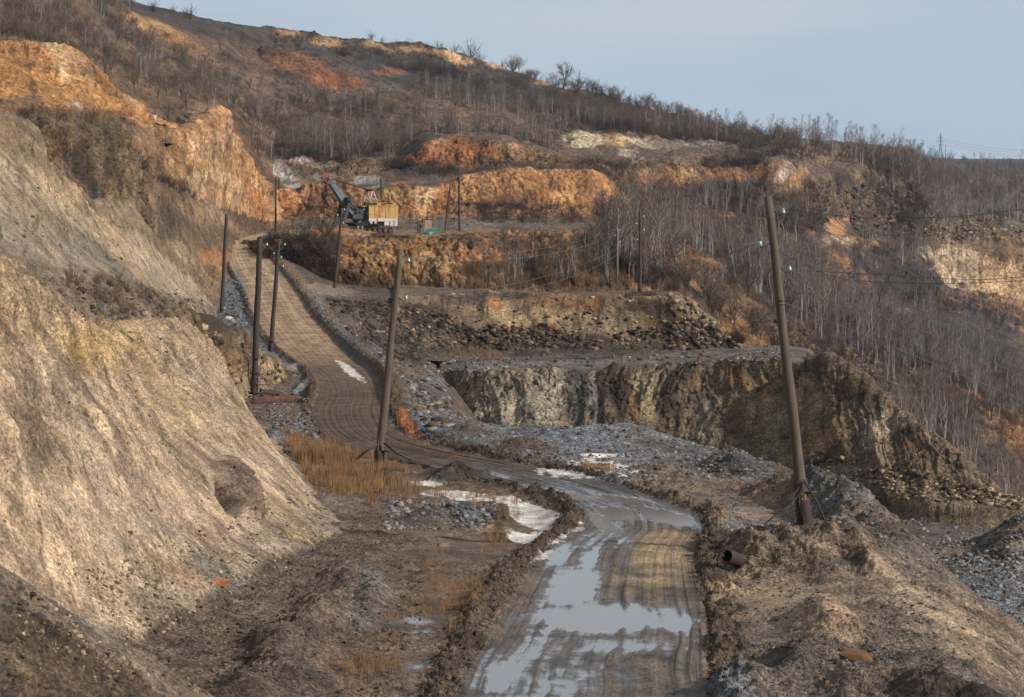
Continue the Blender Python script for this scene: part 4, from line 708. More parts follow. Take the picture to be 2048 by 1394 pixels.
# ------------------------------------------------------------------ poles
def insulator(par, at, side, s=1.0, hook=.22):
    """glass bell on an iron hook screwed to the pole at 'at', reaching out by side*hook"""
    x, y, z = at; e = (x+side*hook, y, z-.02)
    hk = MB().tube([(x, y, z+.06*s), (x+side*hook*.35, y, z-.03*s), (x+side*hook*.7, y, z-.09*s), (x+side*hook*.95, y, z-.07*s), (x+side*hook, y, z+.04*s)], .012*s, 6)
    h = hk.build('hook', m_black, par, True)
    g = MB().tube([(e[0], y, z-.02*s), (e[0], y, z+.02*s), (e[0], y, z+.07*s), (e[0], y, z+.12*s)], [.075*s, .068*s, .05*s, .04*s], 10)
    o = g.build('insulator', m_glass, h, True)
    MB().tube([(e[0], y, z+.12*s), (e[0], y, z+.16*s)], [.04*s, .025*s], 8).build('cap', m_green, o, True)
def pole(base, top, D, r0, r1, label, mat, sleeve=None, ins=(), struts=(), rungs=(), group=None, name='utility_pole', knots=True, sink=.6):
    b = P(base[0], base[1], D); t = P(top[0], top[1], D); d = t-b
    root = thing(name, label, 'pole', b, 0, group)
    n = 14; pts = []; rs = []; rr = random.Random(int(base[0]))
    d0 = -sink/np.linalg.norm(d)
    for i in range(n+1):
        k = d0+(1-d0)*i/n; w = .02*math.sin(i*.9+base[0]) if 0 < i < n else 0
        pts.append(d*k+np.array([w*.6, w*.3, 0])); rs.append((r0+(r1-r0)*max(k, 0))*(1+(rr.uniform(-.07, .07) if knots else 0)))
    MB().tube(pts, rs, 10).build('shaft', mat, root, True)
    L = np.linalg.norm(d)
    if sleeve:
        k = sleeve/L; MB().tube([d*d0*.8, d*0, d*k*.5, d*k], [r0*1.32, r0*1.3, r0*1.22, r0*1.2], 12).build('steel_sleeve', m_rustd, root, True)
    for (ipx, ipy, sd, s) in ins:
        q = P(ipx, ipy, D)-b; k = q[2]/d[2]; a = d*k; rad = (r0+(r1-r0)*k)*.9
        insulator(root, (a[0]+sd*rad, a[1], q[2]), sd, s, abs(q[0]-a[0])-rad if abs(q[0]-a[0]) > rad+.08 else .15)
    for st in struts:
        pts = [P(x, y, D+dd)-b for (x, y, dd) in st[0]]
        MB().tube(pts, st[1], 6).build('brace', st[2], root, True)
    for (ry, hw) in rungs:
        q = P(base[0], ry, D)-b; k = q[2]/d[2]; a = d*k
        MB().box(a[0]-hw, a[0]+hw, -r0-.03, -r0+.03, q[2]-.025, q[2]+.025).build('crossbar', m_rustd, root)
    return root
def pipe(name, pts, r, label, cat, mat, group=None, wall=.03, n=14, cut=None):
    """hollow steel pipe, open at both ends"""
    m = MB(); pts = [np.array(p, dtype=float) for p in pts]; c0 = pts[0]
    a, b = pts[0]-c0, pts[-1]-c0; d = b-a; L = np.linalg.norm(d); t = d/L; u = np.cross(t, (0, 0, 1.)); u /= np.linalg.norm(u); w = np.cross(u, t)
    N_ = 16
    for i in range(N_+1):
        for j in range(n):
            an = 2*math.pi*j/n
            for rr in (r, r-wall): m.v.append(tuple(a+d*i/N_+rr*(u*math.cos(an)+w*math.sin(an))))
    def vi(i, j, k): return (i*n+j % n)*2+k
    rr_ = random.Random(int(abs(c0[0])*10))
    for i in range(N_):
        for j in range(n):
            if cut and abs(j-n/4) <= 2 and any(abs(i-q_) <= 1 for q_ in cut): continue
            m.f.append((vi(i, j, 0), vi(i, j+1, 0), vi(i+1, j+1, 0), vi(i+1, j, 0)))
            m.f.append((vi(i, j, 1), vi(i+1, j, 1), vi(i+1, j+1, 1), vi(i, j+1, 1)))
    for j in range(n):
        m.f.append((vi(0, j, 0), vi(0, j, 1), vi(0, j+1, 1), vi(0, j+1, 0))); m.f.append((vi(N_, j, 0), vi(N_, j+1, 0), vi(N_, j+1, 1), vi(N_, j, 1)))
    o = m.build(name, mat, None, True); o.location = tuple(c0); return tag(o, label, cat, group)
# pole with the number 21
p21 = pole((1612, 1066), (1536, 393), 69, .175, .115, 'thick grey wooden pole leaning left, number 21 on its rusty sleeve', m_wood, sleeve=1.55,
     ins=[(1566, 425, 1, 1.0), (1520, 490, -1, 1.0), (1579, 540, 1, 1.0)],
     struts=[([(1600, 972, -.2), (1576, 1008, -.35), (1530, 1048, -.5), (1522, 1078, -.5)], .022, m_rustd), ([(1602, 985, -.3), (1584, 1005, -.5), (1588, 1040, -.6), (1586, 1075, -.6)], .016, m_black),
             ([(1608, 962, -.25), (1632, 1000, -.5), (1652, 1045, -.7), (1685, 1085, -.8)], .028, m_rustd), ([(1598, 990, -.3), (1600, 1015, -.3), (1609, 1040, -.3), (1606, 1068, -.3)], .008, m_wire),
             ([(1616, 1056, -.2), (1640, 1050, -.3)], .03, m_black), ([(1596, 1058, -.3), (1584, 1068, -.5)], .02, m_black), ([(1612, 986, -.2), (1634, 984, -.2)], .04, m_black)])
MB().tube([P(1562-9, 598, 68.88)-P(1612, 1066, 69), P(1562, 601, 68.82)-P(1612, 1066, 69), P(1562+9, 598, 68.88)-P(1612, 1066, 69)], .02, 6).build('wire_binding', m_wire, p21, True)
MB().tube([P(1562-9, 606, 68.88)-P(1612, 1066, 69), P(1562, 609, 68.82)-P(1612, 1066, 69), P(1562+9, 606, 68.88)-P(1612, 1066, 69)], .016, 6).build('wire_binding', m_wire, p21, True)
m_num = mat_simple('yellow_number_paint', S(222, 170, 60), .7, .1, 3)
# "21" as flat painted strokes on the camera side of the sleeve
nm = MB(); o21 = P(1608, 994, 69-.245)-P(1612, 1066, 69)
def stroke(pts, w=.022):
    for (x0, z0), (x1, z1) in zip(pts[:-1], pts[1:]):
        dx, dz = x1-x0, z1-z0; l = math.hypot(dx, dz); nx, nz = -dz/l*w/2, dx/l*w/2; ex, ez = dx/l*w*.4, dz/l*w*.4
        c = [(x0-ex+nx, z0-ez+nz), (x0-ex-nx, z0-ez-nz), (x1+ex-nx, z1+ez-nz), (x1+ex+nx, z1+ez+nz)]
        nm.quad(*[(o21[0]+x, o21[1]+abs(x-.02)*.18, o21[2]+z) for x, z in c])
stroke([(-.06, .055), (-.055, .075), (-.03, .085), (-.005, .075), (.0, .05), (-.01, .02), (-.062, -.075), (.005, -.075)]); stroke([(.03, .06), (.05, .082), (.05, -.078)])
nm.build('number', m_num, p21)
pole((757, 932), (801, 498), 105, .195, .13, 'tall grey wooden pole with two black braces in front of the bend', m_wood, sleeve=.7,
     ins=[(817, 522, 1, 1.2), (812, 597, 1, 1.2)],
     struts=[([(756, 888, -.3), (733, 902, -.4), (712, 919, -.5)], .05, m_black), ([(768, 886, -.3), (792, 905, -.4), (823, 920, -.5)], .05, m_black), ([(756, 878, -.25), (755, 935, -.25)], .04, m_black), ([(766, 902, -.2), (778, 902, -.2)], .04, m_black)])
pole((508, 782), (520, 477), 150, .21, .17, 'dark wooden pole with crossbars standing over the large rusty pipes', m_wood_d, sleeve=.9,
     ins=[(534, 490, 1, 1.1), (531, 549, 1, 1.1)], struts=[([(501, 745, -.4), (468, 778, -1.2)], .03, m_rustd), ([(514, 745, -.4), (545, 775, -.6)], .02, m_rustd), ([(490, 786, -.4), (526, 786, -.4)], .08, m_rustd)], rungs=[(746, .35), (757, .75), (769, .75), (716, .3)])
pole((541, 711), (558, 478), 197, .2, .15, 'dark wooden pole at the left road edge with white insulators', m_wood_d, sleeve=1.4,
     ins=[(570, 490, 1, 1.2), (548, 508, -1, 1.2), (566, 533, 1, 1.2), (562, 515, 1, 1.1)], struts=[([(536, 684, -.4), (524, 696, -.8)], .03, m_black), ([(545, 684, -.4), (562, 708, -.8)], .03, m_black), ([(534, 682, -.3), (549, 682, -.3)], .06, m_black)])
pole((443, 628), (453, 428), 233, .19, .15, 'slim dark pole left of the road behind the sand slope', m_wood_d, rungs=[(619, .3)])
pole((668, 592), (684, 416), 275, .19, .14, 'leaning pole standing on a rusty beam in front of the excavator', m_wood_d, sleeve=1.3,
     ins=[(686, 420, 1, 1.6), (675, 431, -1, 1.6), (682, 447, 1, 1.5)], struts=[([(666, 575, -.3), (650, 592, -.6)], .04, m_rust), ([(670, 575, -.3), (690, 592, -.6)], .02, m_rust), ([(662, 588, -.3), (675, 588, -.3)], .12, m_rustd)])
pole((1280, 590), (1280, 421), 265, .2, .15, 'grey pole standing on rusty drums at the bench edge', m_wood_d, sleeve=1.2,
     ins=[(1287, 434, 1, 1.5), (1273, 448, -1, 1.5), (1288, 461, 1, 1.5), (1275, 480, -1, 1.5)], struts=[([(1277, 572, -.4), (1258, 588, -.8)], .03, m_rust), ([(1282, 580, -.4), (1290, 590, -.4)], .06, m_rust)], rungs=[(570, .25)])
pole((919, 468), (918, 348), 385, .2, .16, 'upright pole right of the shed below the orange wall', m_wood_d, struts=[([(918, 452, -.3), (908, 467, -.6)], .04, m_rustd), ([(920, 452, -.3), (930, 467, -.6)], .04, m_rustd)])
pole((888, 472), (901, 367), 395, .15, .11, 'thin pole leaning right beside the grey steel cabinet', m_wood_d)
pole((551, 467), (552, 354), 400, .18, .15, 'nearer of the two poles left of the excavator', m_wood_d)
pole((557, 451), (558, 357), 432, .17, .14, 'farther of the two poles left of the excavator, with a crossbar foot', m_wood_d, struts=[([(557, 440, -.3), (566, 451, -.5)], .04, m_rustd), ([(540, 450, 0), (572, 450, 0)], .06, m_rustd)])
pole((763, 446), (762, 355), 425, .16, .13, 'black pole rising behind the roof of the excavator', m_black)
pole((1234, 578), (1235, 457), 290, .17, .13, 'pale thin pole left of the pole on the rusty drums', m_wood_p, ins=[(1230, 472, -1, 1.3), (1239, 462, 1, 1.3), (1238, 485, 1, 1.3)])
pole((1267, 566), (1264, 474), 291, .15, .1, 'short crooked pale pole behind the pole on the rusty drums', m_wood_p, ins=[(1269, 479, 1, 1.4), (1270, 499, 1, 1.4)])
# pipes, drums and beams under the poles
pz = lambda x, y, D: P(x, y, D)
pipe('rusty_pipe', [pz(500, 803, 147), pz(590, 799, 149)], .38, 'large rusty pipe with torn top below the pole with crossbars', 'pipe', m_rust, cut=[2, 8, 13])
pipe('rusty_pipe', [pz(520, 783, 150.5), pz(562, 790, 151)], .2, 'thin dark rusty pipe lying behind the large torn pipe', 'pipe', m_rustd)
pipe('rusty_pipe', [pz(468, 786, 149.5), pz(502, 792, 148)], .28, 'rusty pipe half buried left of the pole with crossbars', 'pipe', m_rust)
pipe('rusty_pipe', [pz(482, 800, 147.5), pz(530, 795, 149)], .22, 'rusty pipe wedged behind the large torn pipe', 'pipe', m_rustd)
pipe('rusty_pipe', [pz(545, 716, 195), pz(578, 720, 196)], .28, 'short bright rusty pipe beside the pole with white insulators', 'pipe', m_rust)
pipe('rusty_pipe', [pz(1250, 592, 263.5), pz(1282, 592, 263.5)], .36, 'open rusty drum left under the pole at the bench edge', 'drum', m_rust, cut=[5, 10])
pipe('rusty_pipe', [pz(1283, 592, 263.5), pz(1312, 591, 263)], .33, 'closed rusty drum right under the pole at the bench edge', 'drum', m_rust)
pipe('rusty_pipe', [pz(1452, 1112, 64.4), pz(1500, 1128, 66.5)], .19, 'open end of a dark rusty pipe buried in the mound', 'pipe', m_rustd, cut=[0])
pipe('rusty_pipe', [pz(452, 632, 231), pz(480, 640, 229)], .3, 'rusty pipe beside the grey gravel left of the road', 'pipe', m_rust)
for i, (x0, y0, x1, y1, D, w, lab) in enumerate([(625, 591, 712, 593, 270, .16, 'long rusty beam under the leaning pole'), (1264, 585, 1310, 585, 264, .1, 'flat rusty beam on top of the rusty drums')]):
    a, b = P(x0, y0, D), P(x1, y1, D); o = MB().box(0, b[0]-a[0], -.2, .2, -w, w).box(0, .25, -.5, .9, -w*1.6, w*.6).build('steel_beam', m_rust); o.location = tuple(a); tag(o, lab, 'beam')
# rusty sheet by the second pole
a = P(768, 938, 104); sh = MB().hexa([(0, 0, -.1), (1.5, -.6, -.16), (1.7, .9, -.0), (.1, 1.2, .05), (0, 0, -.02), (1.5, -.6, -.08), (1.7, .9, .08), (.1, 1.2, .13)]).box(.1, 1.6, -.1, .1, -.5, -.1).build('steel_plate', m_rust); sh.location = tuple(a)
tag(sh, 'rusty steel plate lying by the foot of the pole with black braces', 'metal sheet')
# ------------------------------------------------------------------ wires
def wire(pts, r, label, mat=None, sag=0, group=None):
    q = [P(*p) for p in pts]; out = []
    if len(q) == 2:
        for i in range(25):
            t = i/24; p = q[0]*(1-t)+q[1]*t; p[2] -= sag*4*t*(1-t); out.append(p)
    else:
        A = np.array(q); out = list(up(A, [8]*(len(q)-1), 0))
    c0 = np.array(out[0]); o = MB().tube([p-c0 for p in out], r, 4).build('overhead_wire', mat or m_wire); o.location = tuple(c0)
    return tag(o, label, 'wire', group)
wire([(1566, 420, 69), (2300, 760, 100)], .011, 'thin pale wire running down right from the top insulator', sag=.15)
wire([(1594, 518, 72), (2300, 795, 100)], .010, 'second pale wire down right, just under the top one', sag=.1)
wire([(1579, 535, 69), (2300, 862, 100)], .010, 'third pale wire down right, from the lowest insulator', sag=.1)
wire([(1570, 606, 69), (1800, 700, 82), (2300, 905, 100)], .011, 'lowest pale wire, starting at the wire binding')
wire([(1566, 420, 69), (1740, 435, 62), (1890, 434, 57), (2048, 418, 52), (2200, 395, 48)], .007, 'dark sagging wire across the far rock slope', m_wired)
wire([(1579, 540, 69), (1740, 548, 62), (1930, 559, 56), (2048, 553, 52), (2200, 540, 48)], .006, 'upper dark wire across the pale cliff', m_wired)
wire([(1519, 486, 69), (1700, 560, 62), (1880, 567, 56), (2048, 561, 52), (2200, 550, 48)], .006, 'lower dark wire across the pale cliff', m_wired)
wire([(1519, 486, 69), (1420, 523, 110), (1340, 560, 180), (1288, 470, 268)], .012, 'dark wire sagging left from the left insulator', m_wired)
for i, (a, b, lab) in enumerate([((817, 520, 105), (1287, 432, 268), 'highest wire from the braced pole to the drum pole'), ((817, 522, 105), (1273, 446, 268), 'second highest wire from the braced pole to the drum pole'),
     ((812, 594, 105), (1288, 459, 268), 'third wire from the braced pole to the drum pole'), ((812, 597, 105), (1275, 478, 268), 'lowest wire from the braced pole to the drum pole')]):
    wire([a, b], .011, lab, sag=1.0+.2*i)
wire([(570, 488, 197), (534, 488, 150)], .012, 'wire between the two dark poles at the bend', sag=.5)
wire([(686, 417, 275), (566, 470, 340), (520, 470, 400)], .018, 'wire from the leaning pole to the left')
wire([(686, 418, 275), (760, 432, 300), (880, 455, 330)], .018, 'wire from the leaning pole crossing the excavator')
# ------------------------------------------------------------------ excavator
EZ = -5.62; A0 = P(738, 400, 397.); th = math.radians(33.2)
ex = thing('mining_excavator', 'large yellow and white cable excavator with raised grey boom', 'excavator', (A0[0], A0[1], EZ), th)
# house
hb = MB().box(0, 5.48, 0, 4.1, 2.64, 4.62).build('house', m_yell, ex)
MB().box(-.03, 0, .05, 4.05, 2.1, 4.6).build('front_wall', m_yell_shade, hb)
for a in (1.05, 3.1, 4.95): MB().box(a, a+.05, -.03, 0, 2.66, 4.6).build('panel_seam', m_rust if a < 4 else m_yell, hb)
MB().box(4.95, 5.25, -.035, 0, 3.2, 3.7).build('hatch', m_yell, hb)
MB().box(-.12, 5.56, -.1, 4.2, 4.62, 4.74).build('roof', m_yell, hb)
MB().box(1.8, 2.6, .6, 1.5, 4.74, 4.9).box(3.4, 5.2, .5, 1.4, 4.74, 4.95).box(3.0, 3.6, 2.2, 3.4, 4.74, 5.1).build('roof_hatch', m_yell, hb)
MB().box(0, 5.46, .015, 4.08, 2.1, 2.64).build('lower_panel', m_white, ex)
MB().box(4.05, 5.42, 0, 3.6, 1.32, 2.08).build('counterweight', m_white, ex)
MB().box(2.95, 3.85, .03, 1.2, 1.42, 2.08).build('equipment_box', m_white, ex)
MB().box(.25, .7, .05, .8, 1.75, 2.08).build('equipment_box', m_white, ex); MB().box(1.1, 1.55, .05, .8, 1.75, 2.08).build('equipment_box', m_white, ex)
# railing
rl = MB()
def rail(p, q, n):
    for i in range(n+1):
        t = i/n; x = p[0]*(1-t)+q[0]*t; y = p[1]*(1-t)+q[1]*t; rl.tube([(x, y, 4.74), (x, y, 5.62)], .03, 4)
    for z in (5.2, 5.62): rl.tube([(p[0], p[1], z), (q[0], q[1], z)], .03, 4)
rail((-.1, -.05), (-.1, 4.15), 8); rail((-.1, -.05), (5.4, -.05), 7); rail((-.1, 4.15), (5.4, 4.15), 7)
rl.build('railing', m_yell, ex)
MB().box(-1.2, -.05, .3, 3.8, 4.5, 4.6).build('walkway', m_yell, ex)
# a-frame
af = MB()
for b in (1.0, 3.0):
    af.tube([(.5, b, 4.7), (1.25, b, 7.2)], .11, 6).tube([(2.3, b, 4.7), (1.35, b, 7.2)], .11, 6).tube([(.8, b, 5.8), (1.9, b, 5.8)], .06, 5)
    af.tube([(2.1, b, 5.2), (.95, b, 6.3)], .05, 5)
af.build('gantry', m_white, ex, True)
MB().tube([(1.3, .8, 7.25), (1.3, 3.2, 7.25)], .14, 8).box(.9, 1.9, .8, 3.2, 7.3, 7.42).build('gantry_head', m_black, ex)
MB().box(.3, 1.0, .5, 1.2, 4.74, 5.25).box(.4, .9, 1.8, 2.4, 4.74, 5.3).box(1.5, 1.9, 1.5, 2.1, 4.74, 5.2).build('winch', m_black, ex)
# boom
foot = np.array([-.6, 2.05, 1.75]); head = np.array([-6.45, 2.05, 8.95])
u = (head-foot)/np.linalg.norm(head-foot); w_ = np.array([0, 1., 0]); v_ = np.cross(u, w_); v_ *= -1 if v_[2] < 0 else 1
def beam(mb, p, q, wp, wq, hp, hq):
    mb.hexa([p-w_*wp-v_*hp, p+w_*wp-v_*hp, q+w_*wq-v_*hq, q-w_*wq-v_*hq, p-w_*wp+v_*hp, p+w_*wp+v_*hp, q+w_*wq+v_*hq, q-w_*wq+v_*hq]); return mb
mid = foot+(head-foot)*.52
bm = beam(MB(), foot, mid, .75, .62, .35, .6); beam(bm, mid+u*.002, head, .62, .42, .6, .3); bo = bm.build('boom', m_boom, ex)
hl = MB()
for k in (.6, .68, .76, .84):
    c = foot+(head-foot)*k-w_*(.62-.2*(k-.52)/.48+.012); hl.tube([c, c-w_*.01], .07, 8)
hl.build('boom_hole_shade', m_hole_shade, bo)  # dark discs stand in for the shade inside the boom holes
wd = MB()
for s in (-1, 1): wd.tube([foot+w_*s*.75, foot+w_*s*.95], .3, 12)
wd.build('boom_foot_pin', m_black, ex)
# head sheaves
for b in (-.5, .5):
    c = head+u*.25+w_*b; sv_ = MB(); ring = []
    for j in range(28):
        a = 2*math.pi*j/28; ring.append(c+.82*(np.array([math.cos(a), 0, math.sin(a)])))
    sv_.tube(ring, .06, 6, closed=True)
    ring2 = [c+(p-c)*.78 for p in ring]; sv_.tube(ring2, .04, 5, closed=True)
    for j in range(6):
        a = 2*math.pi*j/6+.3; sv_.tube([c, c+.82*np.array([math.cos(a), 0, math.sin(a)])], .06, 5)
    sv_.tube([c-w_*.12, c+w_*.12], .16, 10)
    sv_.build('head_sheave', m_red, ex, True)
MB().tube([head+u*.25-w_*.8, head+u*.25+w_*.8], .2, 10).box(head[0]+.3, head[0]+1.1, 1.5, 2.6, head[2]-.6, head[2]-.1).build('sheave_axle', m_boom, ex)
# saddle and dipper handles
sd = foot+(head-foot)*.5
MB().box(sd[0]-.2, sd[0]+.95, .55, 3.55, sd[2]-.1, sd[2]+.75).tube([(sd[0]+.4, .3, sd[2]+.3), (sd[0]+.4, 3.8, sd[2]+.3)], .4, 12).build('saddle_block', m_black, ex)
for b in (.75, 3.3):
    p = np.array([sd[0]+.45, b, sd[2]+.4]); q = np.array([sd[0]-1.35, b, .65]); d = (q-p)/np.linalg.norm(q-p); n_ = np.array([d[2], 0, -d[0]])*.3
    MB().hexa([p-n_-w_*.22, p+n_-w_*.22, p+n_+w_*.22, p-n_+w_*.22, q-n_-w_*.22, q+n_-w_*.22, q+n_+w_*.22, q-n_+w_*.22]).build('dipper_handle', m_black, ex)
MB().tube([(sd[0]+.4, 1.0, sd[2]), (-.6, 1.0, 2.9)], .16, 6).tube([(sd[0]+.4, 3.0, sd[2]), (-.6, 3.0, 2.9)], .16, 6).box(-2.6, -.7, .7, 3.4, 2.5, 3.3).box(-1.8, -.4, .9, 1.7, 3.4, 4.3).build('crowd_machinery', m_black, ex)
# dipper
qx_ = sd[0]-1.35
dp = MB().hexa([(qx_-2.6, .9, -.1), (qx_+.3, .9, -.2), (qx_+.3, 3.2, -.2), (qx_-2.6, 3.2, -.1), (qx_-2.9, .8, 1.0), (qx_+.4, .8, 1.05), (qx_+.4, 3.3, 1.05), (qx_-2.9, 3.3, 1.0)]).build('dipper', m_rustd, ex)
arc = [(-7.3+.95*math.cos(a)*1.0, 2.05+1.0*math.cos(a)*.4, .85+.72*math.sin(a)) for a in np.linspace(0, math.pi, 13)]
bl = MB().tube(arc, .09, 6).build('bail', m_rustd, dp, True)
MB().box(-7.6, -7.0, 1.85, 2.25, 1.5, 2.4).tube([(-7.3, 1.75, 2.0), (-7.3, 2.35, 2.0)], .3, 10).build('hoist_block', m_rustd, ex)
rp_ = MB()
for b in (-.5, .5): rp_.tube([head+u*.25+w_*b+np.array([-.82, 0, 0]), (-7.3+b*.2, 2.05+b*.3, 2.2)], .025, 4)
rp_.build('hoist_rope', m_wired, ex)
sr = MB()
for b in (-.6, -.2, .2, .6):
    sr.tube([head+w_*b*.7+np.array([.2, 0, .2]), (1.3, 2.0+b*1.2, 7.25)], .03, 4)
sr.tube([head+np.array([.9, -.3, .1]), (sd[0]+.7, 1.2, sd[2]+1.0)], .035, 4).tube([head+np.array([.7, .1, .1]), (sd[0]+.6, 1.8, sd[2]+1.0)], .035, 4)
sr.build('suspension_cable', m_wired, ex)
# lamp
MB().tube([(-.75, .3, 4.05), (-.95, .2, 4.05)], [.14, .2], 10).build('floodlight', m_white, ex)
# deck and tracks
MB().hexa([(-1.6, .5, 1.25), (3.9, .5, 1.55), (3.9, 3.6, 1.55), (-1.6, 3.6, 1.25), (-2.6, .3, 1.9), (4.0, .3, 2.08), (4.0, 3.8, 2.08), (-2.6, 3.8, 1.9)]).build('revolving_deck', m_black, ex)
MB().tube([(1.6, 2.05, .7), (1.6, 2.05, 1.5)], 1.2, 20).box(-.6, 3.6, .9, 3.2, .6, 1.05).build('undercarriage', m_rustd, ex)
MB().box(-1.5, -1.2, -.2, .1, .0, 1.4).box(-2.1, -1.8, .1, .4, .0, 1.4).build('support_leg', m_wood_p, ex)
for b0 in (-.15, 3.3):
    tr = MB(); prof = []
    for j in range(10): a = math.pi/2+math.pi*j/9; prof.append((-1.0+.5*math.cos(a), .52+.5*math.sin(a)))
    for j in range(10): a = -math.pi/2+math.pi*j/9; prof.append((4.0+.5*math.cos(a), .52+.5*math.sin(a)))
    n_ = len(prof); base = 0
    for (x, z) in prof:
        for (yy, k) in ((b0, 1), (b0+.9, 1), (b0+.9, .8), (b0, .8)):
            cx = min(max(x, -1.0), 4.0); tr.v.append((cx+(x-cx)*k, yy, .52+(z-.52)*k))
    for j in range(n_):
        j2 = (j+1) % n_
        for k in range(4): tr.f.append((j*4+k, j*4+(k+1) % 4, j2*4+(k+1) % 4, j2*4+k))
    for i in range(26):
        x = -1.2+i*.215
        for z in (1.0, .0): tr.box(x, x+.14, b0-.04, b0+.94, z, z+.06)
    t_ = tr.build('crawler_track', m_rustd, ex)
    for i in range(6):
        x = -.9+i*.96; MB().tube([(x, b0-.02, .5), (x, b0+.4, .5)], .34, 14).tube([(x, b0-.06, .5), (x, b0, .5)], .1, 8).build('track_wheel', m_rust, t_, True)
# ------------------------------------------------------------------ shed, cabinet, car, barrel
m_shed = mat_simple('beige_shed_wall', S(196, 174, 140), .85, .15, 2, rust=S(150, 120, 90), rust_amt=.3, streak=True)
m_grey = mat_simple('grey_sheet_steel', S(150, 152, 148), .6, .15, 1.5, rust=S(130, 110, 92), rust_amt=.3, streak=True)
m_win = mat_simple('window_glass', S(70, 84, 98), .1, .1, 2)
sp = P(834, 400, 388); SZ = -5.5
shd = thing('guard_shed', 'small beige shed with a dark slanted porch roof and window', 'shed', (sp[0], sp[1], SZ), math.radians(8))
MB().box(1.0, 2.45, 0, 1.9, 0, 2.35).build('wall', m_shed, shd)
MB().box(.95, 2.5, -.05, 1.95, 2.35, 2.42).build('roof', m_rustd, shd)
pw = MB().box(.12, 1.0, .1, 1.7, 0, 1.85).build('porch_wall', m_shed, shd)
MB().hexa([(-.05, 0, 1.82), (1.0, 0, 2.12), (1.0, 1.8, 2.12), (-.05, 1.8, 1.82), (-.05, 0, 1.95), (1.0, 0, 2.25), (1.0, 1.8, 2.25), (-.05, 1.8, 1.95)]).build('porch_roof', m_rustd, shd)
wf_ = MB().box(.38, .82, .06, .1, .95, 1.55).build('window', m_white, shd); MB().box(.42, .78, .05, .06, 1.0, 1.5).build('pane', m_win, wf_)
MB().box(.3, .33, .07, .1, .05, .9).build('door_edge', m_rustd, shd)
bp_ = P(854, 439.5, 388.6); br = MB().tube([(0, -.25, 0), (0, .25, 0)], [.19, .19], 14).build('barrel', m_black); br.location = (bp_[0], bp_[1], SZ+2.42+.19); tag(br, 'small black barrel lying on the roof of the beige shed', 'barrel')
cp = P(870, 400, 389)
cab = thing('steel_cabinet', 'grey sheet steel cabinet between the shed and the leaning pole', 'cabinet', (cp[0], cp[1], SZ), math.radians(-4))
MB().box(0, 1.36, 0, 1.1, .1, 2.35).build('body', m_grey, cab); MB().box(1.36, 1.42, -.03, .05, 0, 2.4).box(-.04, 0, -.03, .05, 0, 3.0).box(-.04, 1.4, -.03, .03, 2.95, 3.0).tube([(1.4, 0, 2.4), (1.38, 0, 3.1)], .02, 4).build('frame', m_white, cab)
MB().box(.66, .69, -.02, 0, .2, 2.3).build('door_gap', m_rustd, cab)
# car: a real hatchback shell lofted from sections
def make_car(loc, rz, label):
    m_car = mat_simple('green_car_paint', S(70, 176, 140), .3, .05, 1); m_tyre = mat_simple('tyre_rubber', S(40, 40, 40), .9, .1, 3); m_cw = mat_simple('car_glass', S(96, 108, 116), .08, .05, 1)
    root = thing('parked_car', label, 'car', loc, rz)
    xs = [-2.0, -1.85, -1.2, -.55, .2, .9, 1.55, 1.9, 2.0]; top = [.75, .92, 1.0, .98, .98, .96, .95, .9, .7]; bot = [.4, .3, .25, .22, .22, .22, .25, .3, .42]; hw = [.62, .76, .8, .82, .82, .82, .8, .76, .62]
    m = MB()
    for x, t, b, h in zip(xs, top, bot, hw):
        for (y, z) in ((-h*.9, b), (-h, (t+b)/2), (-h*.93, t-.06), (-h*.8, t), (h*.8, t), (h*.93, t-.06), (h, (t+b)/2), (h*.9, b)): m.v.append((x, y, z))
    for i in range(len(xs)-1):
        for j in range(8): m.f.append((i*8+j, (i+1)*8+j, (i+1)*8+(j+1) % 8, i*8+(j+1) % 8))
    m.f.append(tuple(range(8))); m.f.append(tuple(64+k for k in range(8))[::-1]); body = m.build('body', m_car, root, True)
    c = MB(); gx = [(-1.15, .97, .7), (-.35, 1.36, .58), (.75, 1.38, .58), (1.6, .97, .68)]
    for x, z, h in gx: c.v += [(x, -h, z), (x, h, z), (x, -h-.07 if z > 1.2 else -h, .96), (x, h+.07 if z > 1.2 else h, .96)]
    c.f = [(0, 4, 5, 1), (4, 8, 9, 5), (8, 12, 13, 9), (0, 2, 6, 4), (4, 6, 10, 8), (8, 10, 14, 12), (1, 5, 7, 3), (5, 9, 11, 7), (9, 13, 15, 11)]
    g = c.build('glasshouse', m_cw, root); 
    r = MB().hexa([(-.38, -.58, 1.355), (.78, -.58, 1.375), (.78, .58, 1.375), (-.38, .58, 1.355), (-.3, -.5, 1.41), (.7, -.5, 1.43), (.7, .5, 1.43), (-.3, .5, 1.41)])
    for s in (-1, 1):
        for (xa, za, xb, zb) in ((-1.15, .97, -.36, 1.37), (.2, .97, .2, 1.38), (1.6, .97, .76, 1.39)):
            ya = .72*s; yb = .59*s; r.tube([(xa, ya, za), (xb, yb, zb)], .035, 5)
    r.build('roof', m_car, root)
    for x in (-1.25, 1.25):
        for s in (-1, 1):
            w = MB().tube([(x, s*.62, .3), (x, s*.82, .3)], .3, 18).build('wheel', m_tyre, root, True); MB().tube([(x, s*.8, .3), (x, s*.83, .3)], .17, 12).build('rim', m_white, w, True)
    for s in (-1, 1): MB().box(-2.02, -1.97, s*.5-.13, s*.5+.13, .6, .74).build('headlight', m_white, root)
    return root
make_car((P(868, 400, 372)[0], 372, -5.8), math.radians(-128), 'turquoise green hatchback parked in front of the shed')
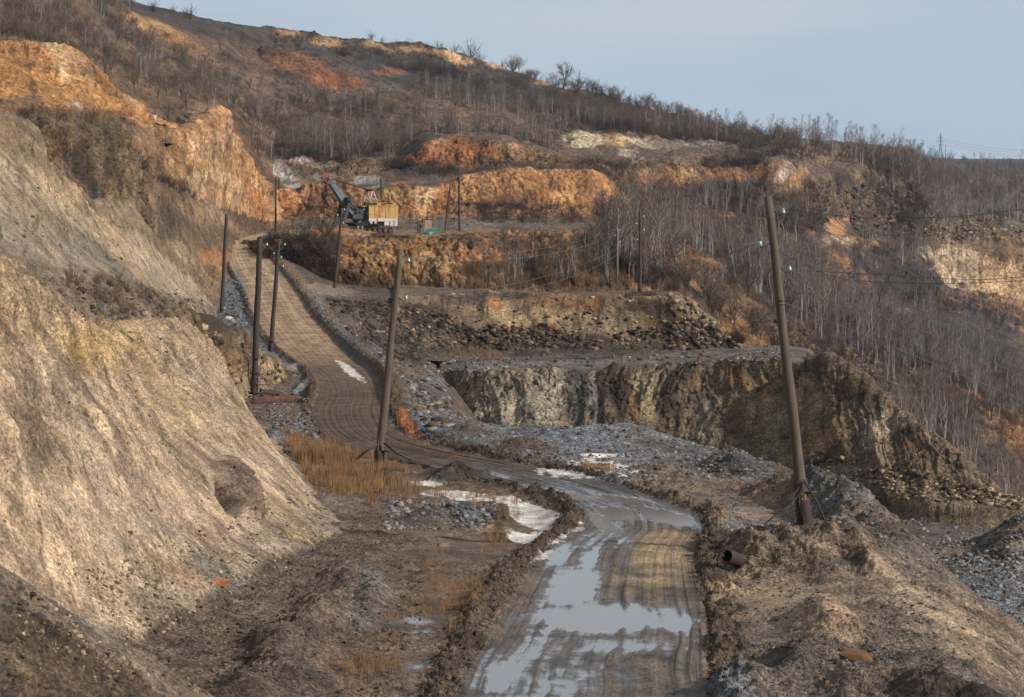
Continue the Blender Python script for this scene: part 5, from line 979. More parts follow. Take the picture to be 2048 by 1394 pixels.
# ------------------------------------------------------------------ pylon and far pole
m_py = mat_simple('galvanised_lattice', S(92, 100, 108), .7, .1, .2)
py = P(1881, 318, 3150); H = 52/F*3150
pr = thing('electricity_pylon', 'lattice power pylon with three crossarms on the horizon', 'pylon', py)
m = MB(); wz = lambda z: 3.1-(3.1-.7)*min(z/(H*.55), 1) if z < H*.55 else .7-.5*(z-H*.55)/(H*.45)
zs = [0, .09, .18, .27, .36, .45, .55, .65, .76, .88, 1.0]
for i in range(len(zs)-1):
    za, zb = zs[i]*H, zs[i+1]*H; a, b = wz(za), wz(zb)
    for k in range(4):
        c = [(-1, -1), (1, -1), (1, 1), (-1, 1)]; p, q = c[k], c[(k+1) % 4]
        m.tube([(p[0]*a, p[1]*a, za), (p[0]*b, p[1]*b, zb)], .17, 4); m.tube([(p[0]*a, p[1]*a, za), (q[0]*b, q[1]*b, zb)], .1, 4); m.tube([(q[0]*a, q[1]*a, za), (p[0]*b, p[1]*b, zb)], .1, 4)
m.build('lattice_tower', m_py, pr)
for z, w in ((.84, 3.2), (.7, 4.6), (.54, 3.0)):
    MB().tube([(-w, 0, z*H-.3), (0, 0, z*H+.5), (w, 0, z*H-.3)], .22, 4).tube([(-w, 0, z*H-.3), (w, 0, z*H-.3)], .14, 4).tube([(-w, 0, z*H-.3), (-w, 0, z*H-1.8)], .12, 4).tube([(w, 0, z*H-.3), (w, 0, z*H-1.8)], .12, 4).build('crossarm', m_py, pr)
q_ = P(1891, 318, 2900); fp = MB().tube([(0, 0, -2), (0, 0, 17)], [.35, .22], 6).box(-1.4, 1.4, -.2, .2, 9.6, 10).build('far_pole', m_py); fp.location = tuple(q_); tag(fp, 'short far pole right beside the lattice pylon', 'pole')
for i, (dy, dy2, lab) in enumerate([(276, 298, 'highest'), (282, 303, 'middle'), (288, 309, 'lowest')]):
    wire([(1881+(-4+4*i)*.7, dy, 3150), (2200, dy2, 3150)], .10, '%s of the far wires right of the pylon' % lab, m_py, sag=9)
    wire([(1881-4, dy+1, 3150), (1700, dy+7, 3000)], .08, '%s of the far wires left of the pylon' % lab, m_py, sag=3)
# ------------------------------------------------------------------ vegetation
m_bark = mat_simple('pale_birch_bark', S(206, 200, 194), .9, .3, 1.5)
m_barkd = mat_simple('grey_brown_bark', S(96, 84, 76), .9, .3, 1.5)
m_twig = mat_plant('bare_twigs', S(110, 101, 98, .62), S(156, 134, 114, .62), .02)
m_twigp = mat_plant('pale_bare_twigs', S(130, 122, 120, .62), S(156, 142, 132, .62), .02)
m_bush = mat_plant('dark_shrub_twigs', S(72, 66, 68, .62), S(116, 92, 78, .62), .03)
m_grass = mat_plant('dry_orange_grass', S(138, 104, 74, .62), S(196, 160, 120, .62), 1.6)
m_strw = mat_plant('dry_straw_grass', S(150, 126, 102, .62), S(184, 154, 120, .62), .05)
def cone(pts, rs, n):
    mb = MB().tube(pts, rs, n, cap=False); V = np.array(mb.v); Fq = np.array(mb.f); return V, np.concatenate([Fq[:, [0, 1, 2]], Fq[:, [0, 2, 3]]])
def rib(B, T, w, r):
    """triangular slivers from base points to tips"""
    B = np.array(B); T = np.array(T); n = len(B); w = np.broadcast_to(np.asarray(w, dtype=float), (n,))
    s = np.cross(T-B, r.normal(size=(n, 3))); s /= np.linalg.norm(s, axis=1)[:, None]+1e-9
    V = np.empty((n*3, 3)); V[0::3] = B+s*w[:, None]/2; V[1::3] = B-s*w[:, None]/2; V[2::3] = T
    return V, np.arange(n*3).reshape(-1, 3)
def join(parts):
    Vs, Fs, k = [], [], 0
    for V, Fc in parts: Vs.append(V); Fs.append(Fc+k); k += len(V)
    return np.concatenate(Vs), np.concatenate(Fs)
def proto(kind, seed):
    r = np.random.default_rng(seed); U = r.uniform; B, T, Wd = [], [], []
    thick = []
    if kind == 'birch':
        k = 9; tp = np.array([[.018*i*r.normal()*.35, .018*i*r.normal()*.35, i/(k-1)] for i in range(k)]); thick.append(cone(tp, list(np.linspace(.0095, .0015, k)), 4))
        if U() < .4:
            a = U(0, 6.28); thick.append(cone([tp[0], tp[0]+[.06*math.cos(a), .06*math.sin(a), .4], tp[0]+[.1*math.cos(a), .1*math.sin(a), .8]], [.008, .005, .001], 4))
        for j in range(30):
            t = U(.18, .97); b = tp[0]*(1-t)+np.array([np.interp(t*(k-1), range(k), tp[:, c]) for c in range(3)])*1; b[2] = t
            az = U(0, 6.28); L = .30*(1-t)**.7+.05; ang = math.radians(U(16, 42)); d = np.array([math.cos(az)*math.sin(ang), math.sin(az)*math.sin(ang), math.cos(ang)])
            tip = b+d*L; B.append(b); T.append(tip); Wd.append(.0062*(1.25-t))
            for q in range(8):
                s = U(.25, 1); bb = b+d*L*s; az2 = U(0, 6.28); dd = d+.75*np.array([math.cos(az2), math.sin(az2), U(-.2, .5)]); dd /= np.linalg.norm(dd)
                B.append(bb); T.append(bb+dd*U(.06, .15)); Wd.append(.0046)
    elif kind == 'tree':
        h0 = U(.14, .28); thick.append(cone([(0, 0, -.03), (.01, 0, h0*.5), (0, .01, h0)], [.024, .019, .016], 5))
        for j in range(7):
            az = j*.9+U(-.3, .3); ang = math.radians(U(12, 48)); d = np.array([math.cos(az)*math.sin(ang), math.sin(az)*math.sin(ang), math.cos(ang)])
            b = np.array([0, 0, h0*U(.75, 1)]); L = U(.45, .68); e = b+d*L; m_ = b+d*L*.5+r.normal(size=3)*.025; thick.append(cone([b, m_, e], [.011, .007, .002], 3))
            for q in range(9):
                s = U(.25, 1); bb = b+(e-b)*s; dd = d+.9*r.normal(size=3)*.6; dd[2] = abs(dd[2])*.8+.2; dd /= np.linalg.norm(dd); l2 = U(.14, .28)*(1.15-s*.4); B.append(bb); T.append(bb+dd*l2); Wd.append(.009)
                for z in range(10):
                    s2 = U(.3, 1); b3 = bb+dd*l2*s2; d3 = dd+.8*r.normal(size=3)*.7; d3 /= np.linalg.norm(d3); B.append(b3); T.append(b3+d3*U(.05, .15)); Wd.append(.0062)
    else:   # shrub
        for j in range(26):
            az = U(0, 6.28); ang = math.radians(U(5, 62)); d = np.array([math.cos(az)*math.sin(ang), math.sin(az)*math.sin(ang), math.cos(ang)]); b = np.array([U(-.15, .15), U(-.15, .15), -.05]); L = U(.55, 1.05)
            B.append(b); T.append(b+d*L); Wd.append(.016)
            for q in range(6):
                s = U(.35, 1); bb = b+d*L*s; dd = d+.8*r.normal(size=3)*.7; dd /= np.linalg.norm(dd); B.append(bb); T.append(bb+dd*U(.12, .3)); Wd.append(.009)
    tw = rib(B, T, Wd, r)
    return (join(thick) if thick else None), tw
def dense_shrub(seed):
    r = np.random.default_rng(seed); U = r.uniform; B, T, Wd = [], [], []
    for j in range(46):
        az = U(0, 6.28); ang = math.radians(U(3, 58)); d = np.array([math.cos(az)*math.sin(ang), math.sin(az)*math.sin(ang), math.cos(ang)]); b = np.array([U(-.06, .06), U(-.06, .06), -.03]); L = U(.6, 1.0)*(1.05-.3*ang)
        B.append(b); T.append(b+d*L); Wd.append(.013)
        for q in range(10):
            s = U(.4, 1); bb = b+d*L*s; dd = d+.7*r.normal(size=3)*.7; dd /= np.linalg.norm(dd); B.append(bb); T.append(bb+dd*U(.06, .2)); Wd.append(.009)
    return rib(B, T, Wd, r)
PR = {'birch': [proto('birch', s) for s in range(6)], 'tree': [proto('tree', 20+s) for s in range(6)], 'shrub': [proto('shrub', 40+s) for s in range(5)], 'dense': [(PR_t, dense_shrub(60+s)) for s, PR_t in enumerate([cone([(0, 0, -.05), (.01, 0, .2), (0, .02, .45)], [.03, .022, .006], 5)]*4)]}
def inpoly(x, y, poly):
    c = np.zeros(x.shape, bool); j = len(poly)-1
    for i in range(len(poly)):
        xi, yi = poly[i]; xj, yj = poly[j]
        c ^= ((yi > y) != (yj > y)) & (x < (xj-xi)*(y-yi)/(yj-yi+1e-9)+xi); j = i
    return c
BARE = [(1175,285,60,20),(1240,290,50,16),(1290,295,56,10),(930,300,125,24),(1010,310,70,20),(1560,350,28,30),(1670,470,36,34),(1340,298,70,8),(650,155,105,34),(780,148,46,12),(1970,545,110,56),(650,92,50,8),(760,104,60,9),(830,110,45,8),(900,122,55,8),(975,138,36,8),(1080,175,20,6),(1410,298,70,5),(1400,535,50,16),(1300,360,60,12),(1450,355,60,10),(1380,350,30,18),(1650,340,70,16),(560,78,50,8),(740,262,50,12),(900,238,46,8)]
def sample(sh, poly, n, clump=.5, cond=None, fr=.02):
    d = TER[sh]; x = d['px'].ravel(); y = d['py'].ravel(); V = d['V'].reshape(-1, 3)
    xs = [p[0] for p in poly]; ys = [p[1] for p in poly]
    m = (x > min(xs)) & (x < max(xs)) & (y > min(ys)) & (y < max(ys)); k = np.nonzero(m)[0]
    k = k[inpoly(x[k], y[k], poly)]
    if sh == 'T' and len(k):
        bad = np.zeros(len(k), bool)
        for ex_, ey_, erx, ery in BARE: bad |= ((x[k]-ex_)/(erx+4))**2+((y[k]-ey_-10)/(ery+11))**2 < 1
        k = k[~bad]
    if cond is not None: k = k[cond(d, k)]
    if len(k) == 0: return np.zeros((0, 3))
    w = np.clip(.5+clump*2.2*fbm(V[k, 0]*fr, V[k, 1]*fr, V[k, 2]*fr+3, 3), .02, 2)
    k = rng.choice(k, size=min(n, len(k)), replace=False, p=w/w.sum()); return V[k].astype(float)
PLANTS = {'birch': [], 'tree': [], 'shrub': []}   # (x,y,z,h,region)
def plant(kind, sh, poly, n, h0, h1, region, clump=.5, cond=None):
    for p in sample(sh, poly, n, clump, cond): PLANTS[kind].append((*p, h0*.8+(h1-h0*.8)*rnd.random()**1.7, region))
WOOD = [(1200,470),(1300,400),(1560,385),(1640,430),(1700,480),(1850,480),(1870,570),(1960,620),(2070,640),(2070,1000),(1960,930),(1850,850),(1720,740),(1640,700),(1540,660),(1450,600),(1380,560),(1300,590),(1200,560)]
MIDH = [(700,330),(560,320),(640,260),(700,215),(830,205),(880,150),(1000,165),(1150,240),(1260,270),(1320,305),(1140,315),(1060,295),(1000,278),(840,280),(780,320)]
LEFT = [(-20,-60),(240,15),(300,90),(420,130),(520,190),(600,215),(700,230),(660,330),(540,330),(470,300),(430,235),(340,262),(280,215),(200,140),(100,105),(-20,80)]
R_W = 'wood'; R_M = 'mid'; R_L = 'left'; R_S = 'sky'; R_F = 'far'; R_B = 'bench'
plant('birch', 'T', WOOD, 620, 4.5, 9.5, R_W, 1.0); plant('tree', 'T', WOOD, 260, 4, 7, R_W); plant('shrub', 'T', WOOD, 1200, 1.6, 3.4, R_W, .8)
plant('birch', 'T', [(1760,880),(1850,850),(2070,1000),(2070,1100),(1990,1010),(1900,940)], 60, 6, 10, R_W); plant('shrub', 'T', [(1500,650),(1640,700),(1850,850),(2070,1000),(2070,1080),(1900,940),(1740,850),(1560,740)], 260, 1.5, 3, R_W)
plant('birch', 'T', MIDH, 240, 3.5, 7, R_M, 1.0); plant('tree', 'T', MIDH, 130, 3, 6, R_M); plant('shrub', 'T', MIDH, 260, 1.5, 3, R_M, 1.0)
plant('birch', 'H', LEFT, 90, 4.5, 8, R_L); plant('tree', 'H', LEFT, 240, 2.6, 5.2, R_L); plant('shrub', 'H', LEFT, 420, 1.5, 3.2, R_L, 1.0)
plant('tree', 'T', [(540,200),(760,210),(840,300),(700,330),(540,320)], 200, 3, 6, R_L); plant('birch', 'T', [(540,200),(760,210),(840,300),(700,330),(540,320)], 50, 4, 7, R_L); plant('shrub', 'T', [(540,200),(760,210),(840,300),(700,330),(540,320)], 300, 1.5, 3, R_L)
plant('tree', 'H', [(-20,40),(120,70),(200,120),(290,215),(240,200),(150,110),(-20,85)], 60, 3, 5, R_L)
CREST = [(540,85),(700,112),(880,148),(980,165),(1100,200),(1260,240),(1480,280),(1500,298),(1300,292),(1180,262),(1100,245),(900,178),(760,175),(640,108),(540,100)]
plant('shrub', 'T', CREST, 1500, 2, 4.5, R_S, .7); plant('tree', 'T', [(1020,145),(1110,175),(1250,215),(1490,280),(1480,296),(1300,290),(1120,240),(1020,190)], 520, 3.5, 6.5, R_S, .3)
plant('birch', 'T', [(1250,250),(1480,285),(1700,296),(1700,305),(1450,300),(1260,285)], 90, 5, 9, R_S)
plant('tree', 'T', [(1380,290),(1580,297),(1900,330),(2070,335),(2070,430),(1900,420),(1840,400),(1620,318),(1400,305)], 560, 4, 8, R_F, .4); plant('birch', 'T', [(1560,292),(1900,335),(2070,345),(2070,440),(1880,470),(1700,330)], 300, 6, 11, R_F); plant('shrub', 'T', [(1560,300),(1900,345),(2070,345),(2070,440),(1860,450),(1640,330)], 500, 2, 4, R_F)
plant('tree', 'T', [(1600,322),(1840,395),(1850,470),(1780,470),(1700,420),(1620,370)], 90, 3, 6, R_F)
# bench edges
for poly, n, h in [([(960,428),(1240,428),(1250,447),(960,447)], 130, 2.6), ([(520,430),(800,432),(800,447),(520,447)], 90, 1.4), ([(860,340),(1000,332),(1240,332),(1240,346),(1000,350),(880,362)], 160, 1.8), ([(760,330),(880,340),(900,356),(780,352)], 90, 2.0),
                   ([(540,318),(700,322),(700,332),(540,330)], 60, 1.6), ([(1200,340),(1540,335),(1560,400),(1250,400)], 220, 2.2), ([(1250,305),(1640,300),(1640,330),(1250,335)], 200, 2.2), ([(1400,330),(1600,330),(1700,480),(1560,480),(1440,420)], 260, 3)]:
    plant('shrub', 'T', poly, n, h*.6, h*1.3, R_B, .3)
plant('shrub', 'T', [(540,485),(680,500),(690,560),(600,572),(540,560)], 190, 1.2, 2.4, 'slope'); plant('tree', 'T', [(590,490),(670,500),(670,545),(600,545)], 12, 3, 4.5, 'slope')
plant('shrub', 'T', [(1040,500),(1300,480),(1360,590),(1040,580)], 200, 1.2, 2.4, R_B); plant('birch', 'T', [(930,540),(1330,500),(1360,588),(930,580)], 60, 3, 6, R_B)
plant('shrub', 'N', [(680,600),(760,610),(860,700),(860,740),(760,720),(700,650)], 120, .5, 1.0, 'verge', .4, lambda d, k: d['ci'].ravel()[k] > 7.9)
plant('shrub', 'E', [(0,200),(320,230),(300,262),(60,256),(0,250)], 90, .6, 1.3, 'ledge')
plant('shrub', 'F', [(235,290),(300,340),(420,390),(430,410),(360,400),(250,330)], 70, 1.0, 2.0, 'ledge')
plant('shrub', 'C', [(110,560),(250,568),(330,600),(330,640),(170,645)], 70, .35, .8, 'ledge')
plant('shrub', 'W1', [(1330,585),(1380,585),(1470,690),(1560,730),(1500,640),(1400,560)], 60, 1, 2, R_B); plant('tree', 'T', [(1290,560),(1480,640),(1560,720),(1440,660),(1340,590)], 26, 4, 6, R_W)
plant('shrub', 'W2', [(1600,720),(1700,800),(1900,1000),(1800,900),(1650,720)], 40, .8, 1.6, R_W)
# skyline trees placed one by one: (px, py of foot, height px, kind, label)
SKY = [(305,27,26,'dense','round bare tree at the far left of the skyline'),(378,42,30,'dense','wide bare bush tree, second from the left on the skyline'),(262,14,26,'tree','thin bare tree where the hill leaves the top of the photo'),(345,30,14,'dense','low bush between the two leftmost skyline trees'),
 (740,88,20,'dense','spreading bare bush above the red brown cliff'),(790,95,18,'dense','low flat bare bush right of the spreading one'),(820,100,24,'dense','compact dark bush on the skyline above the small red cliff'),(876,105,26,'dense','rounded dark bush left of the tall skyline pair'),(905,110,18,'dense','small bush just left of the tall skyline tree'),(938,118,36,'dense','tallest dark bush tree above the yellow crest cliff'),(958,122,24,'dense','narrow dark bush right of the tallest one'),
 (1020,150,32,'dense','broad brown tree past the end of the yellow crest cliff'),(1072,160,26,'dense','dark rounded tree on the falling skyline'),(1126,180,48,'tree','tall narrow crowned tree on the falling skyline'),(1150,190,42,'dense','wide leaning tree right of the narrow crowned tree'),
 (1362,252,30,'birch','first slim tree where the skyline flattens'),(1420,262,34,'birch','second slim tree where the skyline flattens'),(1484,285,52,'birch','broad pale tree cluster left part on the flat skyline'),(1512,288,40,'birch','pale tree right of the broad pale cluster'),(1566,300,54,'birch','rounded pale tree alone on the flat skyline'),(1614,312,72,'birch','narrow poplar, left of the pair on the flat skyline'),(1624,312,64,'birch','narrow poplar, right of the pair on the flat skyline'),(1662,318,78,'birch','tallest narrow poplar left of the dark dump'),(1702,322,54,'birch','rounded bare tree close to the dark dump'),(1720,322,40,'birch','small bare tree touching the dark dump'),
 (1852,319,16,'dense','small bush left of the pylon'),(1900,320,18,'dense','bush right of the far pole'),(1928,320,9,'dense','low bush on the far horizon'),(2016,321,9,'dense','lone bush on the far horizon'),(2040,321,24,'birch','single upright tree at the right end of the horizon')]
for i_, (x_, y_, h_) in enumerate([(1092,172,20),(1110,176,16),(1175,198,24),(1196,204,28),(1215,210,24),(1238,216,26),(1262,222,22),(1285,228,20),(1310,236,18),(1336,244,20),(985,130,14),(1002,142,20),(1045,156,20),(925,114,14),(850,103,12),(700,84,10),(762,92,12)]):
    SKY.append((x_, y_, h_, 'dense', ''))
mesh_cache = {}
def proto_mesh(kind, i):
    if (kind, i) not in mesh_cache:
        th_, tw = PR[kind][i]
        out = []
        for nm_, dat, mt in (('trunk', th_, m_bark if kind == 'birch' else m_barkd), ('crown', tw, {'birch': m_twigp if i % 2 else m_twig, 'tree': m_twig, 'shrub': m_bush, 'dense': m_bush}[kind])):
            if dat is None: out.append(None); continue
            o = mesh_np(nm_, dat[0], dat[1], mt, link=False); out.append(o.data)
        mesh_cache[(kind, i)] = out
    return mesh_cache[(kind, i)]
def place_tree(kind, p, h, name, label, cat, group, wide=1.0, dark=False):
    i = rnd.randrange(len(PR[kind])); tm, cm = proto_mesh(kind, i)
    if kind == 'shrub':
        o = bpy.data.objects.new(name, cm); COL.objects.link(o)
    else:
        o = bpy.data.objects.new(name, None); COL.objects.link(o)
        if dark:
            if (kind, i, 'd') not in mesh_cache: m2 = cm.copy(); m2.materials.clear(); m2.materials.append(m_bush); mesh_cache[(kind, i, 'd')] = m2
            cm = mesh_cache[(kind, i, 'd')]
        for nm_, me in (('trunk', tm), ('crown', cm)):
            c = bpy.data.objects.new(nm_, me); COL.objects.link(c); c.parent = o
    o.location = (float(p[0]), float(p[1]), float(p[2])); o.rotation_euler = (rnd.gauss(0, .05), rnd.gauss(0, .05), rnd.uniform(0, 6.28)); s = h; o.scale = (s*wide, s*wide, s)
    return tag(o, label, cat, group)
for (x, y, hp, kd, lab) in SKY:
    v = near_vert('T' if x > 540 else 'H', x, y+2); place_tree(kd, v, hp*v[1]/F*(1.0 if kd == 'birch' else 1.25), 'bare_tree' if lab else 'bare_bush', lab or 'small dark bush on the skyline ridge line', 'tree' if lab else 'bush', None if lab else 'small bushes along the skyline ridge', 1.0 if kd == 'dense' else 1.2 if kd == 'tree' else (1.6 if hp < 60 else 1.0), kd != 'birch')
NAMES = {'birch': 'bare_birch', 'tree': 'bare_tree', 'shrub': 'bare_shrub'}
LABEL = {
 ('birch', 'wood'): ('pale stemmed bare birch in the wood behind the number 21 pole', 'birches in the wood behind the number 21 pole'), ('birch', 'mid'): ('slim pale birch on the hillside above the orange walls', 'birches on the middle hillside'),
 ('birch', 'left'): ('slim pale birch among the scrub above the left orange cliff', 'birches above the left orange cliff'), ('birch', 'sky'): ('small pale birch just below the flat skyline', 'birches below the flat skyline'), ('birch', 'far'): ('hazy bare birch on the far plateau slope', 'birches on the far plateau slope'), ('birch', 'bench'): ('young birch at the foot of the ochre wall behind the drum pole', 'young birches behind the drum pole'),
 ('tree', 'wood'): ('low brown bare tree in the wood behind the number 21 pole', 'brown trees behind the number 21 pole'), ('tree', 'mid'): ('brown bare tree on the middle hillside below the crest', 'brown trees on the middle hillside'), ('tree', 'left'): ('brown bushy bare tree above the left orange cliff', 'brown trees above the left orange cliff'),
 ('tree', 'sky'): ('dark bushy tree in the thicket under the falling skyline', 'trees in the thicket under the skyline'), ('tree', 'far'): ('bluish bare tree on the far right plateau', 'trees on the far plateau'), ('tree', 'slope'): ('small bare tree on the slope right of the climbing road', 'small trees right of the climbing road'), ('tree', 'ledge'): ('small bare tree on the ledge above the dark rock face', 'small trees on the ledge'),
 ('shrub', 'wood'): ('grey brown shrub in the undergrowth behind the number 21 pole', 'undergrowth behind the number 21 pole'), ('shrub', 'slope'): ('bare shrub on the slope right of the climbing road', 'shrubs right of the climbing road'), ('shrub', 'verge'): ('low dry shrub on the bank right of the road', 'low shrubs on the road bank'),
 ('shrub', 'ledge'): ('low dry shrub on a ledge of the left slope', 'low shrubs on the left ledges'), ('shrub', 'bench'): ('dark shrub along a quarry bench edge', 'shrubs along the quarry benches'), ('shrub', 'mid'): ('shrub on the middle hillside', 'shrubs on the middle hillside'), ('shrub', 'left'): ('shrub on the left hillside', 'shrubs on the left hillside'), ('shrub', 'sky'): ('shrub under the crest', 'shrubs under the crest'), ('shrub', 'far'): ('shrub on the far plateau', 'shrubs on the far plateau')}
for kind, L_ in PLANTS.items():
    L_.sort(key=lambda q: -q[3]/q[1])
    for q in L_[:296-(28 if kind != 'shrub' else 0)]:
        lab, grp = LABEL[(kind, q[4])]; place_tree(kind, q[:3], q[3], NAMES[kind], lab, {'birch': 'birch', 'tree': 'tree', 'shrub': 'shrub'}[kind], grp)
    rest = L_[296-(28 if kind != 'shrub' else 0):]
    for part, pi, nm_ in ((0, 0, 'distant_%s_stems'), (1, 1, 'distant_%s_twigs')):
        if part == 0 and kind == 'shrub': continue
        groups = {}
        for q in rest: groups.setdefault(rnd.randrange(len(PR[kind])), []).append(q)
        Vs = []
        for i, qs in groups.items():
            V, Fc = PR[kind][i][part]; A = np.array([[q[0], q[1], q[2], q[3]] for q in qs]); an = rng.uniform(0, 6.28, len(qs)); c, s = np.cos(an), np.sin(an)
            wd_ = 1.0+.0006*A[:, 1]
            X = (V[None, :, 0]*c[:, None]-V[None, :, 1]*s[:, None])*A[:, 3:4]; Y = (V[None, :, 0]*s[:, None]+V[None, :, 1]*c[:, None])*A[:, 3:4]; Z = V[None, :, 2]*A[:, 3:4]
            G = np.stack([X+A[:, 0:1], Y+A[:, 1:2], Z+A[:, 2:3]], axis=-1).reshape(-1, 3)
            Fc_ = (Fc[None]+(np.arange(len(qs))*len(V))[:, None, None]).reshape(-1, 3); Vs.append((G, Fc_))
        if Vs:
            V, Fc = join(Vs); mt = (m_bark if kind == 'birch' else m_barkd) if part == 0 else {'birch': m_twigp, 'tree': m_twig, 'shrub': m_bush}[kind]
            o = mesh_np(nm_ % {'birch': 'birch', 'tree': 'tree', 'shrub': 'shrub'}[kind], V, Fc, mt)
            tag(o, {0: 'mass of bare %s stems farther off on the hillsides', 1: 'mass of bare %s twigs farther off on the hillsides'}[part] % kind, 'woodland', None, 'stuff')
# ---- grass
def tuft(seed, n=22):
    r = np.random.default_rng(seed); a = r.uniform(0, 6.28, n); rad = r.uniform(0, .35, n); B = np.stack([rad*np.cos(a), rad*np.sin(a), 0*a-.05], 1); l = r.uniform(.45, 1.0, n); lean = r.normal(size=(n, 2))*.16
    return rib(B, B+np.stack([lean[:, 0]*l, lean[:, 1]*l, l], 1), r.uniform(.018, .035, n), r)
TU = [tuft(s) for s in range(6)]
def grass(name, spots, mat, label, wmul=1.0):
    Vs = []; 
    for i in range(6):
        V, Fc = TU[i]; A = np.array([s for s in spots[i::6]])
        if len(A) == 0: continue
        an = rng.uniform(0, 6.28, len(A)); c, s = np.cos(an), np.sin(an); w = A[:, 3:4]*wmul
        X = (V[None, :, 0]*c[:, None]-V[None, :, 1]*s[:, None])*w+A[:, 0:1]; Y = (V[None, :, 0]*s[:, None]+V[None, :, 1]*c[:, None])*w+A[:, 1:2]; Z = V[None, :, 2]*A[:, 3:4]+A[:, 2:3]
        Vs.append((np.stack([X, Y, Z], -1).reshape(-1, 3), (Fc[None]+(np.arange(len(A))*len(V))[:, None, None]).reshape(-1, 3)))
    V, Fc = join(Vs); o = mesh_np(name, V, Fc, mat); tag(o, label, 'grass', None, 'stuff')
def gs_(sh, poly, n, h0, h1, cond=None, clump=.8, fr=.5): return [(*p, rnd.uniform(h0, h1)) for p in sample(sh, poly, n, clump, cond, fr)]
off = lambda d, k: (d['ci'].ravel()[k] < 3.2) | (d['ci'].ravel()[k] > 7.9)
s = gs_('N', [(606,905),(700,912),(765,960),(770,985),(700,992),(645,965)], 300, .35, .95, off)+gs_('N', [(560,870),(720,890),(830,960),(830,1010),(700,1020),(610,980)], 420, .2, .7, off, 1.0, .8) + gs_('N', [(570,880),(640,895),(620,940),(590,920)], 90, .5, .9, off)
s += gs_('N', [(690,1290),(800,1290),(810,1345),(690,1350)], 90, .12, .32, off)+gs_('N', [(650,1270),(850,1270),(850,1370),(650,1370)], 60, .08, .2, off)+gs_('N', [(1120,925),(1240,940),(1230,965),(1130,955)], 120, .25, .5, off)
s += gs_('N', [(880,985),(1030,990),(1040,1030),(1010,1100),(960,1110),(980,1040),(900,1010)], 260, .15, .4, off)+gs_('N', [(850,1130),(980,1130),(960,1240),(900,1260),(840,1230)], 300, .1, .3, off)
grass('dry_reeds', s, m_grass, 'tufts of dry orange grass and reeds beside the road', .8)
s = gs_('N', [(780,960),(900,975),(880,1010),(780,1000)], 160, .2, .5, off)+gs_('N', [(690,1000),(880,1020),(900,1130),(800,1300),(700,1390),(600,1390),(760,1200)], 420, .08, .25, off)
s += gs_('T', [(920,545),(1330,530),(1360,592),(920,584)], 900, .7, 1.5)+gs_('T', [(1380,560),(1560,690),(1540,740),(1400,650)], 300, .6, 1.3)
s += gs_('N', [(400,520),(450,530),(445,560),(400,560)], 60, .5, .9)+gs_('N', [(880,700),(1010,715),(990,735),(880,732)], 60, .4, .7)+gs_('W1', [(880,700),(1010,710),(1000,722),(880,722)], 120, .5, .8)
s += gs_('W1', [(800,560),(1380,570),(1380,598),(800,598)], 200, .3, .7)+gs_('T', [(540,440),(1240,440),(1240,470),(540,478)], 700, .3, .8)+gs_('T', [(640,365),(1240,330),(1240,350),(860,362),(640,378)], 500, .4, .9)
s += gs_('C', [(-20,500),(90,545),(250,562),(400,610),(400,650),(170,655),(60,600),(-20,545)], 420, .15, .45)+gs_('E', [(0,200),(320,230),(300,262),(60,256),(0,250)], 260, .3, .8)
s += gs_('T', [(1130,300),(1640,295),(1640,330),(1140,335)], 500, .5, 1.2)+gs_('N', [(600,800),(690,900),(560,880),(520,820)], 100, .15, .4, off)
grass('dry_straw', s, m_strw, 'pale dry straw grass on benches and verges', .9)
s = gs_('H', LEFT, 2600, .6, 1.5, clump=.8, fr=.03)+gs_('T', MIDH, 1300, .6, 1.4, clump=.4, fr=.03)+gs_('T', CREST, 1500, .6, 1.4, clump=.4, fr=.03)+gs_('T', WOOD, 2600, .6, 1.4, clump=.4, fr=.03)+gs_('T', [(540,200),(840,200),(840,300),(700,330),(540,320)], 900, .6, 1.4, fr=.03)
m_under = mat_plant('undergrowth_stems', S(120, 104, 92, .62), S(164, 138, 108, .62), .03)
grass('hillside_undergrowth', s, m_under, 'low bare undergrowth covering the hillsides', 1.6)
# ------------------------------------------------------------------ stones
ico_v = []; t_ = (1+5**.5)/2
for a, b in ((1, t_), (-1, t_), (1, -t_), (-1, -t_)): ico_v += [(0, a, b), (a, b, 0), (b, 0, a)]
ico_v = np.array(ico_v)/math.hypot(1, t_)
def hull(V):
    import bmesh
    bm = bmesh.new(); [bm.verts.new(tuple(v)) for v in V]; bmesh.ops.convex_hull(bm, input=bm.verts); bmesh.ops.triangulate(bm, faces=bm.faces); bm.verts.index_update()
    Vv = np.array([v.co[:] for v in bm.verts]); Ff = np.array([[v.index for v in f.verts] for f in bm.faces]); bm.free(); return Vv, Ff
RK = []
for s_ in range(10):
    r = np.random.default_rng(100+s_); v = np.array([(x, y, z) for x in (-1, 1) for y in (-1, 1) for z in (-1, 1)])*r.uniform(.35, 1.0, (8, 3)); v = np.concatenate([v, r.uniform(-1, 1, (3, 3))*.95])*np.array([1, r.uniform(.55, .9), r.uniform(.4, .75)]); RK.append(hull(v))
m_stone = mat_attr('loose_stone', .35, 6)
